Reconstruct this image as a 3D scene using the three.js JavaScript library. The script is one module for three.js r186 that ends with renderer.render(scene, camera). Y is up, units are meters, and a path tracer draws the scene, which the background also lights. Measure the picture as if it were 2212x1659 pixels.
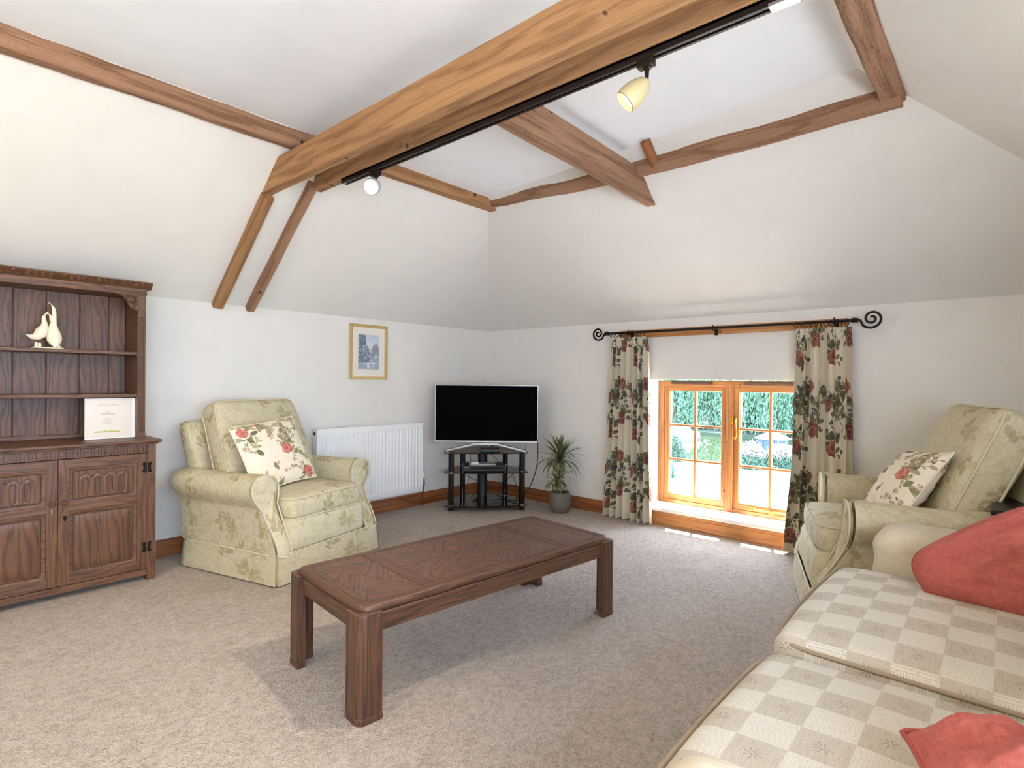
import * as THREE from 'three';
import { RoundedBoxGeometry } from 'three/addons/geometries/RoundedBoxGeometry.js';
import { mergeGeometries, mergeVertices, toCreasedNormals } from 'three/addons/utils/BufferGeometryUtils.js';
import { ImprovedNoise } from 'three/addons/math/ImprovedNoise.js';
import { RectAreaLightUniformsLib } from 'three/addons/lights/RectAreaLightUniformsLib.js';
RectAreaLightUniformsLib.init();

// ---------------------------------------------------------------- camera, sky, sun, exposure
const scene = new THREE.Scene();
const camera = new THREE.PerspectiveCamera(69.03, 2212 / 1659, 0.05, 400);
camera.position.set(4.1372, 1.18, 4.2801);
camera.quaternion.setFromRotationMatrix(new THREE.Matrix4().makeBasis(
  new THREE.Vector3(0.74750918, 0.01066534, -0.66416585),
  new THREE.Vector3(-0.0123391, 0.99992152, 0.0021695),
  new THREE.Vector3(0.66413686, 0.00657349, 0.74758211)));
const renderer = new THREE.WebGLRenderer({ antialias: true });
renderer.toneMapping = THREE.LinearToneMapping;
renderer.toneMappingExposure = 1.3;
renderer.shadowMap.enabled = true;
scene.background = new THREE.Color().setRGB(10, 12.5, 16.4);       // bright summer sky, sunlight comes from the sun below
const sun = new THREE.DirectionalLight(new THREE.Color().setRGB(1, 0.985, 0.96), 50);
sun.position.set(2.5 - 0.36 * 12, 2.7 * 12, -12);
sun.target.position.set(2.5, 0, 0);
sun.castShadow = true; sun.shadow.mapSize.set(2048, 2048);
Object.assign(sun.shadow.camera, { left: -60, right: 60, top: 60, bottom: -60, near: 1, far: 150 });
sun.name = 'sun';
scene.add(sun, sun.target);
// an unseen warm lamp behind the camera and an unseen side window are built below
const LIGHT = { spot: 7, pendant: 3, warm: new THREE.Color().setRGB(1, 0.87, 0.68) };

// ---------------------------------------------------------------- helpers
const V3 = THREE.Vector3, PI = Math.PI;
function rng(seed) { let a = seed * 2654435761 >>> 0; return () => { a = (a + 0x6d2b79f5) >>> 0; let t = Math.imul(a ^ (a >>> 15), 1 | a); t = (t + Math.imul(t ^ (t >>> 7), 61 | t)) ^ t; return ((t ^ (t >>> 14)) >>> 0) / 4294967296; }; }
const noise3 = new ImprovedNoise(), N3 = (x, y, z) => noise3.noise(x + 31.7, y + 11.3, z + 71.9);
const lerp = THREE.MathUtils.lerp, clamp = THREE.MathUtils.clamp, sstep = THREE.MathUtils.smoothstep;
const used = {};
function numbered(n) { used[n] = (used[n] ?? -1) + 1; return used[n] ? n + '_' + String(used[n]).padStart(3, '0') : n; }
function shadow(o) { o.castShadow = true; o.receiveShadow = true; return o; }
function tag(o, label, category, group, kind) { o.userData = {}; if (label) o.userData.label = label; if (category) o.userData.category = category; if (group) o.userData.group = group; if (kind) o.userData.kind = kind; return o; }
function thing(name, label, category, pos = [0, 0, 0], turn = 0, group) {
  const o = new THREE.Group(); o.name = numbered(name); scene.add(o);
  o.position.set(...pos); o.rotation.y = turn; return tag(o, label, category, group);
}
function part(name, geo, mat, parent, label) {
  const m = shadow(new THREE.Mesh(Array.isArray(geo) ? merge(geo) : geo, mat)); m.name = name; parent.add(m);
  if (label) m.userData.label = label; return m;
}
function solo(name, geo, mat, label, category, group) { const m = part(numbered(name), geo, mat, scene); return tag(m, label, category, group); }
function struct(name, geo, mat) { const m = part(name, geo, mat, scene); m.userData.kind = 'structure'; return m; }
function copyOf(src, name, label, pos, turn) { const c = src.clone(); c.name = numbered(name); scene.add(c); if (pos) c.position.set(...pos); if (turn !== undefined) c.rotation.set(0, turn, 0); c.userData = { ...src.userData, label }; return c; }
function merge(list) {
  return mergeGeometries(list.map((g) => { g = g.index ? g.toNonIndexed() : g.clone(); for (const k of Object.keys(g.attributes)) if (!['position', 'normal', 'uv'].includes(k)) g.deleteAttribute(k); if (!g.attributes.uv) g.setAttribute('uv', new THREE.BufferAttribute(new Float32Array(g.attributes.position.count * 2), 2)); return g; }));
}
// box-projected uv in metres; the texture's grain runs along `grain`
let uvSeed = 1;
function uvBox(geo, grain = 'x', rand = true) {
  const g = geo.index ? geo.toNonIndexed() : geo, p = g.attributes.position, uv = new Float32Array(p.count * 2), r = rng(uvSeed++), ou = rand ? r() * 3 : 0, ov = rand ? r() * 3 : 0;
  const a = new V3(), b = new V3(), c = new V3(), n = new V3(), gi = 'xyz'.indexOf(grain);
  for (let i = 0; i < p.count; i += 3) {
    a.fromBufferAttribute(p, i); b.fromBufferAttribute(p, i + 1); c.fromBufferAttribute(p, i + 2);
    n.copy(b).sub(a).cross(c.sub(a)); const ab = [Math.abs(n.x), Math.abs(n.y), Math.abs(n.z)], k = ab.indexOf(Math.max(...ab));
    const others = [0, 1, 2].filter((q) => q !== k); let ui = others[0], vi = others[1];
    if (others.includes(gi)) { ui = gi; vi = others.find((q) => q !== gi); }
    for (let j = 0; j < 3; j++) { const q = [p.getX(i + j), p.getY(i + j), p.getZ(i + j)]; uv[(i + j) * 2] = q[ui] + ou; uv[(i + j) * 2 + 1] = q[vi] + ov + k * 0.37 * (rand ? 1 : 0); }
  }
  g.setAttribute('uv', new THREE.BufferAttribute(uv, 2)); return g;
}
const tr = (g, x = 0, y = 0, z = 0) => g.translate(x, y, z);
function rbox(w, h, d, r = 0.004, grain, seg = 2) { r = Math.min(r, w / 2.05, h / 2.05, d / 2.05); const g = new RoundedBoxGeometry(w, h, d, seg, r); return uvBox(g, grain ?? (w >= h && w >= d ? 'x' : h >= d ? 'y' : 'z')); }
function boxAB(x0, x1, y0, y1, z0, z1, r = 0.003, grain) { return tr(rbox(x1 - x0, y1 - y0, z1 - z0, r, grain), (x0 + x1) / 2, (y0 + y1) / 2, (z0 + z1) / 2); }
function slab(x0, x1, y0, y1, z0, z1, grain = 'x') { return uvBox(tr(new THREE.BoxGeometry(x1 - x0, y1 - y0, z1 - z0), (x0 + x1) / 2, (y0 + y1) / 2, (z0 + z1) / 2), grain, false); }
function smoothN(geo) { let g = geo.clone(); g.deleteAttribute('uv'); g.deleteAttribute('normal'); g = mergeVertices(g, 1e-5); g.computeVertexNormals(); return g; }
function softBox(w, h, d, r, sx, sy, sz, deform, grain = 'x', rand = true) {
  const g = new THREE.BoxGeometry(w, h, d, sx, sy, sz), p = g.attributes.position, v = new V3(), c = new V3();
  for (let i = 0; i < p.count; i++) {
    v.fromBufferAttribute(p, i);
    c.set(clamp(v.x, -w / 2 + r, w / 2 - r), clamp(v.y, -h / 2 + Math.min(r, h / 2.01), h / 2 - Math.min(r, h / 2.01)), clamp(v.z, -d / 2 + r, d / 2 - r));
    const dv = v.clone().sub(c); if (dv.length() > 1e-6) v.copy(c).add(dv.normalize().multiplyScalar(Math.min(r, h / 2.01)));
    if (deform) deform(v); p.setXYZ(i, v.x, v.y, v.z);
  }
  return uvBox(smoothN(g), grain, rand);
}
function ext(pts, depth, crease = 0.5, opts = {}) {            // pts: Shape or [[x,y],...]; extruded along +z
  const s = Array.isArray(pts) ? new THREE.Shape(pts.map((q) => new THREE.Vector2(...q))) : pts;
  const g = new THREE.ExtrudeGeometry(s, { depth, bevelEnabled: false, curveSegments: 14, steps: 1, ...opts }); return crease ? toCreasedNormals(g, crease) : g;
}
function tube(pts, r, seg = 40, rad = 8, closed = false, tension = 0.5) { return new THREE.TubeGeometry(new THREE.CatmullRomCurve3(pts.map((q) => Array.isArray(q) ? new V3(...q) : q), closed, 'catmullrom', tension), seg, r, rad, closed); }
function lathe(pts, seg = 32) { return new THREE.LatheGeometry(pts.map((q) => new THREE.Vector2(...q)), seg); }
function cyl(r0, r1, h, seg = 24) { return new THREE.CylinderGeometry(r0, r1, h, seg); }
function gridSurf(nu, nv, f, uvf) {                            // f(u,v)->[x,y,z]
  const P = [], U = [], I = [];
  for (let j = 0; j <= nv; j++) for (let i = 0; i <= nu; i++) { const u = i / nu, v = j / nv; P.push(...f(u, v)); U.push(...(uvf ? uvf(u, v) : [u, v])); }
  for (let j = 0; j < nv; j++) for (let i = 0; i < nu; i++) { const a = j * (nu + 1) + i, b = a + 1, c = a + nu + 1, d = c + 1; I.push(a, b, d, a, d, c); }
  const g = new THREE.BufferGeometry(); g.setAttribute('position', new THREE.Float32BufferAttribute(P, 3)); g.setAttribute('uv', new THREE.Float32BufferAttribute(U, 2)); g.setIndex(I); g.computeVertexNormals(); return g;
}
// hewn timber along +x from 0 to len; section w (z) by h (y)
function hewn(len, h, w, { round = 0.018, amp = 0.004, seed = 1, bow = () => [0, 0], step = 0.05, fit } = {}) {
  const n = Math.max(6, Math.round(len / step)), ring = [], q = 6;
  const corner = (cy, cz, a0) => { for (let i = 0; i < q; i++) { const a = a0 + (i / (q - 1)) * PI / 2; ring.push([cy + Math.sin(a) * round, cz + Math.cos(a) * round]); } };
  const side = (a, b) => { for (let i = 1; i < 5; i++) ring.push([lerp(a[0], b[0], i / 5), lerp(a[1], b[1], i / 5)]); };
  const H = h / 2 - round, W = w / 2 - round;
  corner(H, W, 0); side([h / 2, W], [h / 2, -W]); corner(H, -W, PI / 2); side([H, -w / 2], [-H, -w / 2]); corner(-H, -W, PI); side([-h / 2, -W], [-h / 2, W]); corner(-H, W, 3 * PI / 2); side([-H, w / 2], [H, w / 2]);
  const m = ring.length, P = [], U = [], I = []; let per = 0; const arc = ring.map((p, i) => { const o = per, b = ring[(i + 1) % m]; per += Math.hypot(b[0] - p[0], b[1] - p[1]); return o; }); arc.push(per);
  for (let j = 0; j <= n; j++) for (let i = 0; i <= m; i++) {
    const x = j / n * len, p = ring[i % m], l = Math.hypot(...p), [by, bz] = bow(j / n);
    const k = amp * (N3(x * 3 + seed * 7, p[0] * 14, p[1] * 14) * 1.4 + N3(x * 14 + seed * 3, p[0] * 40, p[1] * 40) * 0.5);
    let c = [x, p[0] * (1 + k / l) + by, p[1] * (1 + k / l) + bz]; if (fit) c = fit(c, j / n); P.push(...c); U.push(x + seed * 0.71, arc[i] + seed * 0.37);
  }
  for (let j = 0; j < n; j++) for (let i = 0; i < m; i++) { const a = j * (m + 1) + i, b = a + 1, c = a + m + 1, d = c + 1; I.push(a, d, b, a, c, d); }
  for (const j of [0, n]) { const o = P.length / 3; let s = [0, 0, 0]; for (let i = 0; i < m; i++) for (let k = 0; k < 3; k++) s[k] += P[(j * (m + 1) + i) * 3 + k] / m; P.push(...s); U.push(0.05, 0.05);
    for (let i = 0; i < m; i++) { const e = (j * (m + 1) + i) * 3; P.push(P[e], P[e + 1], P[e + 2]); U.push(ring[i][0] * 0.4 + 0.05, ring[i][1] + 0.05); }
    for (let i = 0; i < m; i++) j ? I.push(o, o + 1 + (i + 1) % m, o + 1 + i) : I.push(o, o + 1 + i, o + 1 + (i + 1) % m); }
  const g = new THREE.BufferGeometry(); g.setAttribute('position', new THREE.Float32BufferAttribute(P, 3)); g.setAttribute('uv', new THREE.Float32BufferAttribute(U, 2)); g.setIndex(I); g.computeVertexNormals(); return g;
}

// ---------------------------------------------------------------- textures
function periodic(n, m, seed) { const r = rng(seed), a = new Float32Array(n * m).map(() => r()); return (u, v) => { u = (u - Math.floor(u)) * n; v = (v - Math.floor(v)) * m; const x = Math.floor(u) % n, y = Math.floor(v) % m, fx = u - Math.floor(u), fy = v - Math.floor(v), s = fx * fx * (3 - 2 * fx), t = fy * fy * (3 - 2 * fy), X = (x + 1) % n, Y = (y + 1) % m; return lerp(lerp(a[y * n + x], a[y * n + X], s), lerp(a[Y * n + x], a[Y * n + X], s), t); }; }
function dataTex(w, h, f, su, sv, srgb = true) {
  const d = new Uint8Array(w * h * 4);
  for (let y = 0; y < h; y++) for (let x = 0; x < w; x++) { const c = f((x + 0.5) / w, (y + 0.5) / h), o = (y * w + x) * 4; for (let k = 0; k < 3; k++) d[o + k] = clamp(Math.round(Array.isArray(c) ? c[k] : c * 255), 0, 255); d[o + 3] = 255; }
  const t = new THREE.DataTexture(d, w, h); t.wrapS = t.wrapT = THREE.RepeatWrapping; t.magFilter = THREE.LinearFilter; t.minFilter = THREE.LinearMipmapLinearFilter; t.generateMipmaps = true;
  if (srgb) t.colorSpace = THREE.SRGBColorSpace; t.repeat.set(1 / su, 1 / sv); t.needsUpdate = true; return t;
}
function canvasTex(w, h, draw, su = 1, sv = 1, srgb = true) {
  const c = document.createElement('canvas'); c.width = w; c.height = h; draw(c.getContext('2d'), w, h);
  const t = new THREE.CanvasTexture(c); t.wrapS = t.wrapT = THREE.RepeatWrapping; if (srgb) t.colorSpace = THREE.SRGBColorSpace; t.repeat.set(1 / su, 1 / sv); return t;
}
const mix3 = (a, b, t) => [lerp(a[0], b[0], t), lerp(a[1], b[1], t), lerp(a[2], b[2], t)];
// wood: grain along u. Returns {map, bump}
function wood(seed, { light, mid, dark, su = 1.6, sv = 0.4, rings = 9, w = 1024, h = 512, pore = 0.5, knots = [], wob = 1, contrast = 1 }) {
  const n1 = periodic(5, 7, seed), n2 = periodic(9, 40, seed + 1), n3 = periodic(26, 256, seed + 2), n4 = periodic(90, 400, seed + 3), n5 = periodic(3, 3, seed + 4);
  const val = (u, v) => {
    let vv = v + (n1(u, v) - 0.5) * 0.14 * wob + (n5(u, v) - 0.5) * 0.1 * wob, kn = 0;
    for (const [ku, kv, kr] of knots) { let du = u - ku, dv = v - kv; du -= Math.round(du); dv -= Math.round(dv); const d = Math.hypot(du * su, dv * sv * 1.0); kn = Math.max(kn, 1 - sstep(d, kr * 0.45, kr)); vv += Math.sign(dv || 1) * 0.06 * Math.exp(-(d * d) / (kr * kr * 9)) * (kr / 0.02); }
    const ring = 0.5 + 0.5 * Math.sin(2 * PI * (vv * rings) + (n2(u, v) - 0.5) * 3), late = Math.pow(ring, 2.2);
    const fine = n3(u, v), po = Math.max(0, n4(u, v) - 0.62) / 0.38 * pore * (0.35 + 0.65 * late);
    return { t: clamp(0.5 + contrast * (late * 0.42 - 0.2 + (fine - 0.5) * 0.35 + (n1(u * 1, v) - 0.5) * 0.35), 0, 1), po, kn };
  };
  const cache = new Float32Array(w * h);
  const map = dataTex(w, h, (u, v) => { const q = val(u, v); let c = q.t < 0.5 ? mix3(light, mid, q.t * 2) : mix3(mid, dark, q.t * 2 - 1); c = mix3(c, dark, q.po * 0.8); if (q.kn) c = mix3(c, dark.map((x) => x * 0.55), q.kn * 0.85); cache[Math.min(w * h - 1, Math.floor(v * h) * w + Math.floor(u * w))] = clamp(0.75 - q.t * 0.3 - q.po * 0.55 - q.kn * 0.2, 0, 1); return c; }, su, sv);
  const bump = dataTex(w, h, (u, v) => cache[Math.floor(v * h) * w + Math.floor(u * w)], su, sv, false);
  return { map, bumpMap: bump };
}
const M = {};
const std = (o) => new THREE.MeshStandardMaterial(o), phys = (o) => new THREE.MeshPhysicalMaterial(o);
{
  const a = periodic(24, 24, 5), b = periodic(120, 120, 6), c = periodic(300, 300, 8), e = periodic(6, 6, 9);
  const plasterBump = dataTex(1024, 1024, (u, v) => 0.5 + (a(u, v) - 0.5) * 0.45 + (b(u, v) - 0.5) * 0.25 + (c(u, v) - 0.5) * 0.12, 1.6, 1.6, false);
  const tone = (base) => dataTex(256, 256, (u, v) => { const k = 1 + (a(u, v) - 0.5) * 0.012 + (e(u, v) - 0.5) * 0.016; return base.map((x) => x * k); }, 2.2, 2.2);
  M.wall = std({ name: 'cream_wall_paint', map: tone([233, 227, 218]), bumpMap: plasterBump, bumpScale: 0.0012, roughness: 0.93 });
  M.ceiling = std({ name: 'white_ceiling_paint', map: tone([236, 236, 236]), bumpMap: plasterBump, bumpScale: 0.0008, roughness: 0.94 });
  M.sill = std({ name: 'white_gloss_paint', color: 0xeeede8, bumpMap: plasterBump, bumpScale: 0.0015, roughness: 0.45 });
  const f1 = periodic(300, 300, 21), f2 = periodic(640, 640, 22), f3 = periodic(12, 9, 23), f4 = periodic(90, 60, 24);
  M.carpet = std({ name: 'beige_twist_carpet', roughness: 1, bumpScale: 0.012,
    map: dataTex(1024, 1024, (u, v) => { const k = (f1(u, v) - 0.5) * 0.26 + (f2(u, v) - 0.5) * 0.3 + (f3(u, v) - 0.5) * 0.05 + (f4(u, v) - 0.5) * 0.16; return mix3([183, 169, 155], k > 0 ? [226, 214, 202] : [116, 103, 92], Math.min(1, Math.abs(k) * 2.2)); }, 1.25, 1.25),
    bumpMap: dataTex(1024, 1024, (u, v) => 0.2 + f1(u, v) * 0.32 + f2(u, v) * 0.34 + f4(u, v) * 0.14, 1.25, 1.25, false) });
  M.oak = std({ name: 'old_oak_timber', roughness: 0.85, bumpScale: 0.004, ...wood(31, { light: [190, 145, 100], mid: [160, 116, 75], dark: [112, 75, 46], su: 2.2, sv: 0.5, rings: 7, knots: [[0.16, 0.3, 0.02], [0.44, 0.72, 0.016], [0.71, 0.2, 0.022], [0.87, 0.55, 0.014], [0.3, 0.9, 0.012]], contrast: 0.8 }) });
  M.oakGrey = std({ name: 'weathered_oak_timber', roughness: 0.92, bumpScale: 0.008, ...wood(37, { light: [186, 148, 120], mid: [152, 112, 84], dark: [104, 72, 52], su: 1.8, sv: 0.45, rings: 4, knots: [[0.25, 0.4, 0.02], [0.66, 0.7, 0.016]], pore: 0.8, wob: 1.8, contrast: 0.62 }) });
  M.darkOak = std({ name: 'dark_stained_oak', roughness: 0.42, bumpScale: 0.0016, ...wood(41, { light: [130, 91, 62], mid: [100, 66, 43], dark: [56, 35, 23], su: 1.1, sv: 0.35, rings: 12, pore: 0.8, contrast: 0.8 }) });
  M.tableOak = std({ name: 'brown_oak', roughness: 0.46, bumpScale: 0.0014, ...wood(43, { light: [112, 76, 54], mid: [88, 57, 39], dark: [46, 29, 20], su: 0.9, sv: 0.3, rings: 11, pore: 0.9, contrast: 0.85 }) });
  M.veneer = std({ name: 'crown_cut_oak_veneer', roughness: 0.42, bumpScale: 0.001, ...wood(47, { light: [118, 82, 61], mid: [94, 62, 45], dark: [46, 29, 21], su: 0.5, sv: 0.26, rings: 9, pore: 1, wob: 1.3, contrast: 1.2 }) });
  M.pine = std({ name: 'varnished_pine', roughness: 0.38, bumpScale: 0.0012, ...wood(53, { light: [206, 150, 96], mid: [190, 127, 70], dark: [150, 88, 42], su: 1.4, sv: 0.3, rings: 6, pore: 0.25, knots: [[0.2, 0.35, 0.013], [0.63, 0.7, 0.011], [0.85, 0.2, 0.009]], contrast: 0.75 }) });
  M.skirting = std({ name: 'stained_pine', roughness: 0.45, bumpScale: 0.0012, ...wood(59, { light: [172, 108, 62], mid: [146, 86, 46], dark: [98, 52, 26], su: 1.4, sv: 0.3, rings: 6, pore: 0.3, knots: [[0.3, 0.4, 0.013], [0.75, 0.6, 0.012]], contrast: 0.8 }) });
}
M.black = std({ name: 'black_wrought_iron', color: 0x15110f, roughness: 0.5, metalness: 0.4 });
M.blackGloss = std({ name: 'black_gloss', color: 0x0a0909, roughness: 0.18 });
M.blackPlastic = std({ name: 'black_plastic', color: 0x100f0f, roughness: 0.4 });
M.chrome = std({ name: 'chrome', color: 0xd8d8da, roughness: 0.14, metalness: 1 });
M.silver = std({ name: 'silver_plastic', color: 0xb5b0ab, roughness: 0.32, metalness: 0.7 });
M.white = std({ name: 'white_enamel', color: 0xf0efeb, roughness: 0.35 });
M.brass = std({ name: 'brass', color: 0xd9a94c, roughness: 0.25, metalness: 1 });
M.copper = std({ name: 'copper_pipe', color: 0xa8643c, roughness: 0.35, metalness: 1 });
M.glass = phys({ name: 'window_glass', color: 0xffffff, transmission: 1, roughness: 0, thickness: 0, ior: 1.5, specularIntensity: 1 });
M.smoked = phys({ name: 'smoked_glass', color: 0x3a3330, transmission: 0.82, roughness: 0.02, thickness: 0, ior: 1.5 });

// ---------------------------------------------------------------- printed and woven fabrics
function stamp(ctx, S, x, y, R, fn) { for (const dx of [-S, 0, S]) for (const dy of [-S, 0, S]) { if (x + dx < -R || x + dx > S + R || y + dy < -R || y + dy > S + R) continue; ctx.save(); ctx.translate(x + dx, y + dy); fn(ctx); ctx.restore(); } }
function leafPath(c, L, W, bend = 0) { c.beginPath(); c.moveTo(0, 0); c.bezierCurveTo(L * 0.25, -W + bend, L * 0.7, -W * 0.8 + bend, L, bend * 0.6); c.bezierCurveTo(L * 0.75, W * 0.8 + bend, L * 0.25, W + bend * 0.4, 0, 0); c.closePath(); }
function leaf(c, ang, L, W, fill, vein, line) { c.rotate(ang); leafPath(c, L, W, L * 0.06); c.fillStyle = fill; c.fill(); if (vein) { c.strokeStyle = vein; c.lineWidth = Math.max(1, L * 0.03); c.beginPath(); c.moveTo(0, 0); c.quadraticCurveTo(L * 0.5, L * 0.06, L * 0.96, L * 0.04); c.stroke(); for (let i = 1; i < 6; i++) { c.beginPath(); c.moveTo(L * i / 6.5, L * 0.03); c.lineTo(L * (i / 6.5 + 0.13), (i % 2 ? 1 : -1) * W * 0.6 + L * 0.04); c.lineWidth = Math.max(0.7, L * 0.014); c.stroke(); } } if (line) { leafPath(c, L, W, L * 0.06); c.strokeStyle = line; c.lineWidth = Math.max(0.8, L * 0.02); c.stroke(); } }
function rose(c, R, pal, r) {
  for (let k = 0; k < 5; k++) { const q = R * (1 - k * 0.19), n = 9 - k; for (let i = 0; i < n; i++) { const a = i / n * 2 * PI + k * 0.7 + r() * 0.3, d = q * 0.62; c.beginPath(); c.ellipse(Math.cos(a) * d, Math.sin(a) * d, q * 0.42, q * 0.36, a + r() * 0.6, 0, 2 * PI); c.fillStyle = pal[Math.floor(r() * 3)]; c.fill(); c.strokeStyle = pal[3]; c.lineWidth = Math.max(1, R * 0.035); c.stroke(); } }
  c.beginPath(); c.arc(0, 0, R * 0.16, 0, 2 * PI); c.fillStyle = pal[3]; c.fill();
}
function bloom(c, R, fill, line, heart, r) { for (let i = 0; i < 5; i++) { const a = i / 5 * 2 * PI + 0.3 + r() * 0.2; c.beginPath(); c.arc(Math.cos(a) * R * 0.55, Math.sin(a) * R * 0.55, R * 0.46, 0, 2 * PI); c.fillStyle = fill; c.fill(); c.strokeStyle = line; c.lineWidth = Math.max(1, R * 0.12); c.stroke(); } c.beginPath(); c.arc(0, 0, R * 0.25, 0, 2 * PI); c.fillStyle = heart; c.fill(); }
function floral(seed, P, n = 1024, k = 1) {
  return (ctx, S) => {
    const r = rng(seed); ctx.fillStyle = P.ground; ctx.fillRect(0, 0, S, S);
    const u = S / 1024 * k, roses = P.roses.map((q) => [q[0] * S, q[1] * S, q[2] * u]);
    ctx.lineCap = 'round';
    const vine = (x, y, a, len, w, depth) => {                         // wandering stem with leaves and little flowers
      let px = x, py = y, turn = (r() < 0.5 ? 1 : -1) * (0.05 + r() * 0.05);
      for (let i = 0; i < len; i++) {
        const nx = px + Math.cos(a) * 16 * u, ny = py + Math.sin(a) * 16 * u;
        stamp(ctx, S, px, py, 40, (c) => { c.strokeStyle = P.stem; c.lineWidth = w * u; c.beginPath(); c.moveTo(0, 0); c.lineTo(nx - px, ny - py); c.stroke(); });
        px = ((nx % S) + S) % S; py = ((ny % S) + S) % S; a += turn; if (r() < 0.12) turn = -turn;
        if (i % 4 === 1) { const s = r() < 0.5 ? 1 : -1, big = r() < P.bigLeaf; const L = (big ? 92 + r() * 40 : 34 + r() * 22) * u, col = P.leaves[Math.floor(r() * P.leaves.length)], la = a + s * (0.6 + r() * 0.5); stamp(ctx, S, px, py, L * 1.2, (c) => leaf(c, la, L, L * (big ? 0.36 : 0.26), col, P.vein, P.leafLine)); }
        if (depth && i % 6 === 4) vine(px, py, a + (r() < 0.5 ? 1 : -1) * (0.7 + r() * 0.4), 5 + Math.floor(r() * 5), w * 0.7, depth - 1);
      }
      const m = 1 + Math.floor(r() * 3); for (let i = 0; i < m; i++) { const fx = px + (r() - 0.5) * 60 * u, fy = py + (r() - 0.5) * 60 * u, R = (15 + r() * 8) * u; stamp(ctx, S, fx, fy, R * 2, (c) => bloom(c, R, P.bloom[Math.floor(r() * P.bloom.length)], P.bloomLine, P.heart, r)); }
    };
    for (const [x, y] of roses) for (let j = 0; j < P.vines; j++) vine(x, y, r() * 7, 15 + Math.floor(r() * 8), 4.5, 1);
    for (let j = 0; j < P.extra; j++) { const x = r() * S, y = r() * S; vine(x, y, r() * 7, 6, 3.5, 0); }
    for (const [x, y, R] of roses) stamp(ctx, S, x, y, R * 1.5, (c) => rose(c, R, P.rose, r));
    const im = ctx.getImageData(0, 0, S, S), d = im.data, q = rng(seed + 9);   // woven thread
    for (let i = 0; i < d.length; i += 4) { const x = (i >> 2) % S, y = Math.floor((i >> 2) / S), t = ((x & 1) ^ (y & 1) ? 4 : -4) + (q() - 0.5) * 10; d[i] += t; d[i + 1] += t; d[i + 2] += t; }
    ctx.putImageData(im, 0, 0);
  };
}
const weave = (() => { const a = periodic(256, 256, 71), b = periodic(20, 16, 72); return dataTex(512, 512, (u, v) => 0.5 + 0.16 * Math.sin(u * 2 * PI * 170) + 0.16 * Math.sin(v * 2 * PI * 170) + (a(u, v) - 0.5) * 0.3 + (b(u, v) - 0.5) * 0.3, 0.22, 0.22, false); })();
const crease = (() => { const a = periodic(5, 4, 75), b = periodic(11, 9, 76), c = periodic(26, 20, 77), e = periodic(200, 200, 78); return dataTex(512, 512, (u, v) => { const w = Math.abs(a(u, v) - 0.5) * 1.6 + Math.abs(b(u, v) - 0.5) * 0.8 + (c(u, v) - 0.5) * 0.3; return 0.2 + w * 0.55 + (e(u, v) - 0.5) * 0.06; }, 0.6, 0.6, false); })();
M.curtain = phys({ name: 'floral_curtain_cotton', roughness: 0.95, transmission: 0.0, side: THREE.DoubleSide, bumpMap: weave, bumpScale: 0.0006,
  map: canvasTex(1024, 1024, floral(101, { ground: '#e8dcc4', stem: '#6f6249', leaves: ['#8d8a66', '#77734f', '#a09b77', '#6a6848'], vein: '#55533a', leafLine: '#5d5a40', bigLeaf: 0.4, rose: ['#b27363', '#c48d79', '#96594c', '#743d33'], bloom: ['#6d6d66', '#86857a', '#55564f'], bloomLine: '#33332f', heart: '#cbbf9b', vines: 4, extra: 7, roses: [[0.2, 0.14, 88], [0.7, 0.34, 84], [0.28, 0.62, 90], [0.8, 0.82, 86]] }), 0.62, 0.62) });
M.cushionPrint = std({ name: 'cream_floral_cotton', roughness: 0.95, bumpMap: crease, bumpScale: 0.006,
  map: canvasTex(1024, 1024, floral(113, { ground: '#ecdfc8', stem: '#7d7056', leaves: ['#a19a72', '#8e8a63', '#b1a983', '#6f6a4a'], vein: '#77724f', leafLine: '#857f5b', bigLeaf: 0.35, rose: ['#d5826a', '#dc9880', '#c46a55', '#a44c3c'], bloom: ['#d9c3a0', '#cbb08a', '#e2cfae'], bloomLine: '#9c8560', heart: '#8a7350', vines: 4, extra: 9, roses: [[0.6, 0.52, 88], [0.86, 0.9, 84], [0.1, 0.16, 70], [0.3, 0.02, 60]] }, 1024, 1), 0.5, 0.46) });
M.cushionBack = std({ name: 'cream_cotton_piping', color: 0xe6d9c2, roughness: 0.95 });
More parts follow.
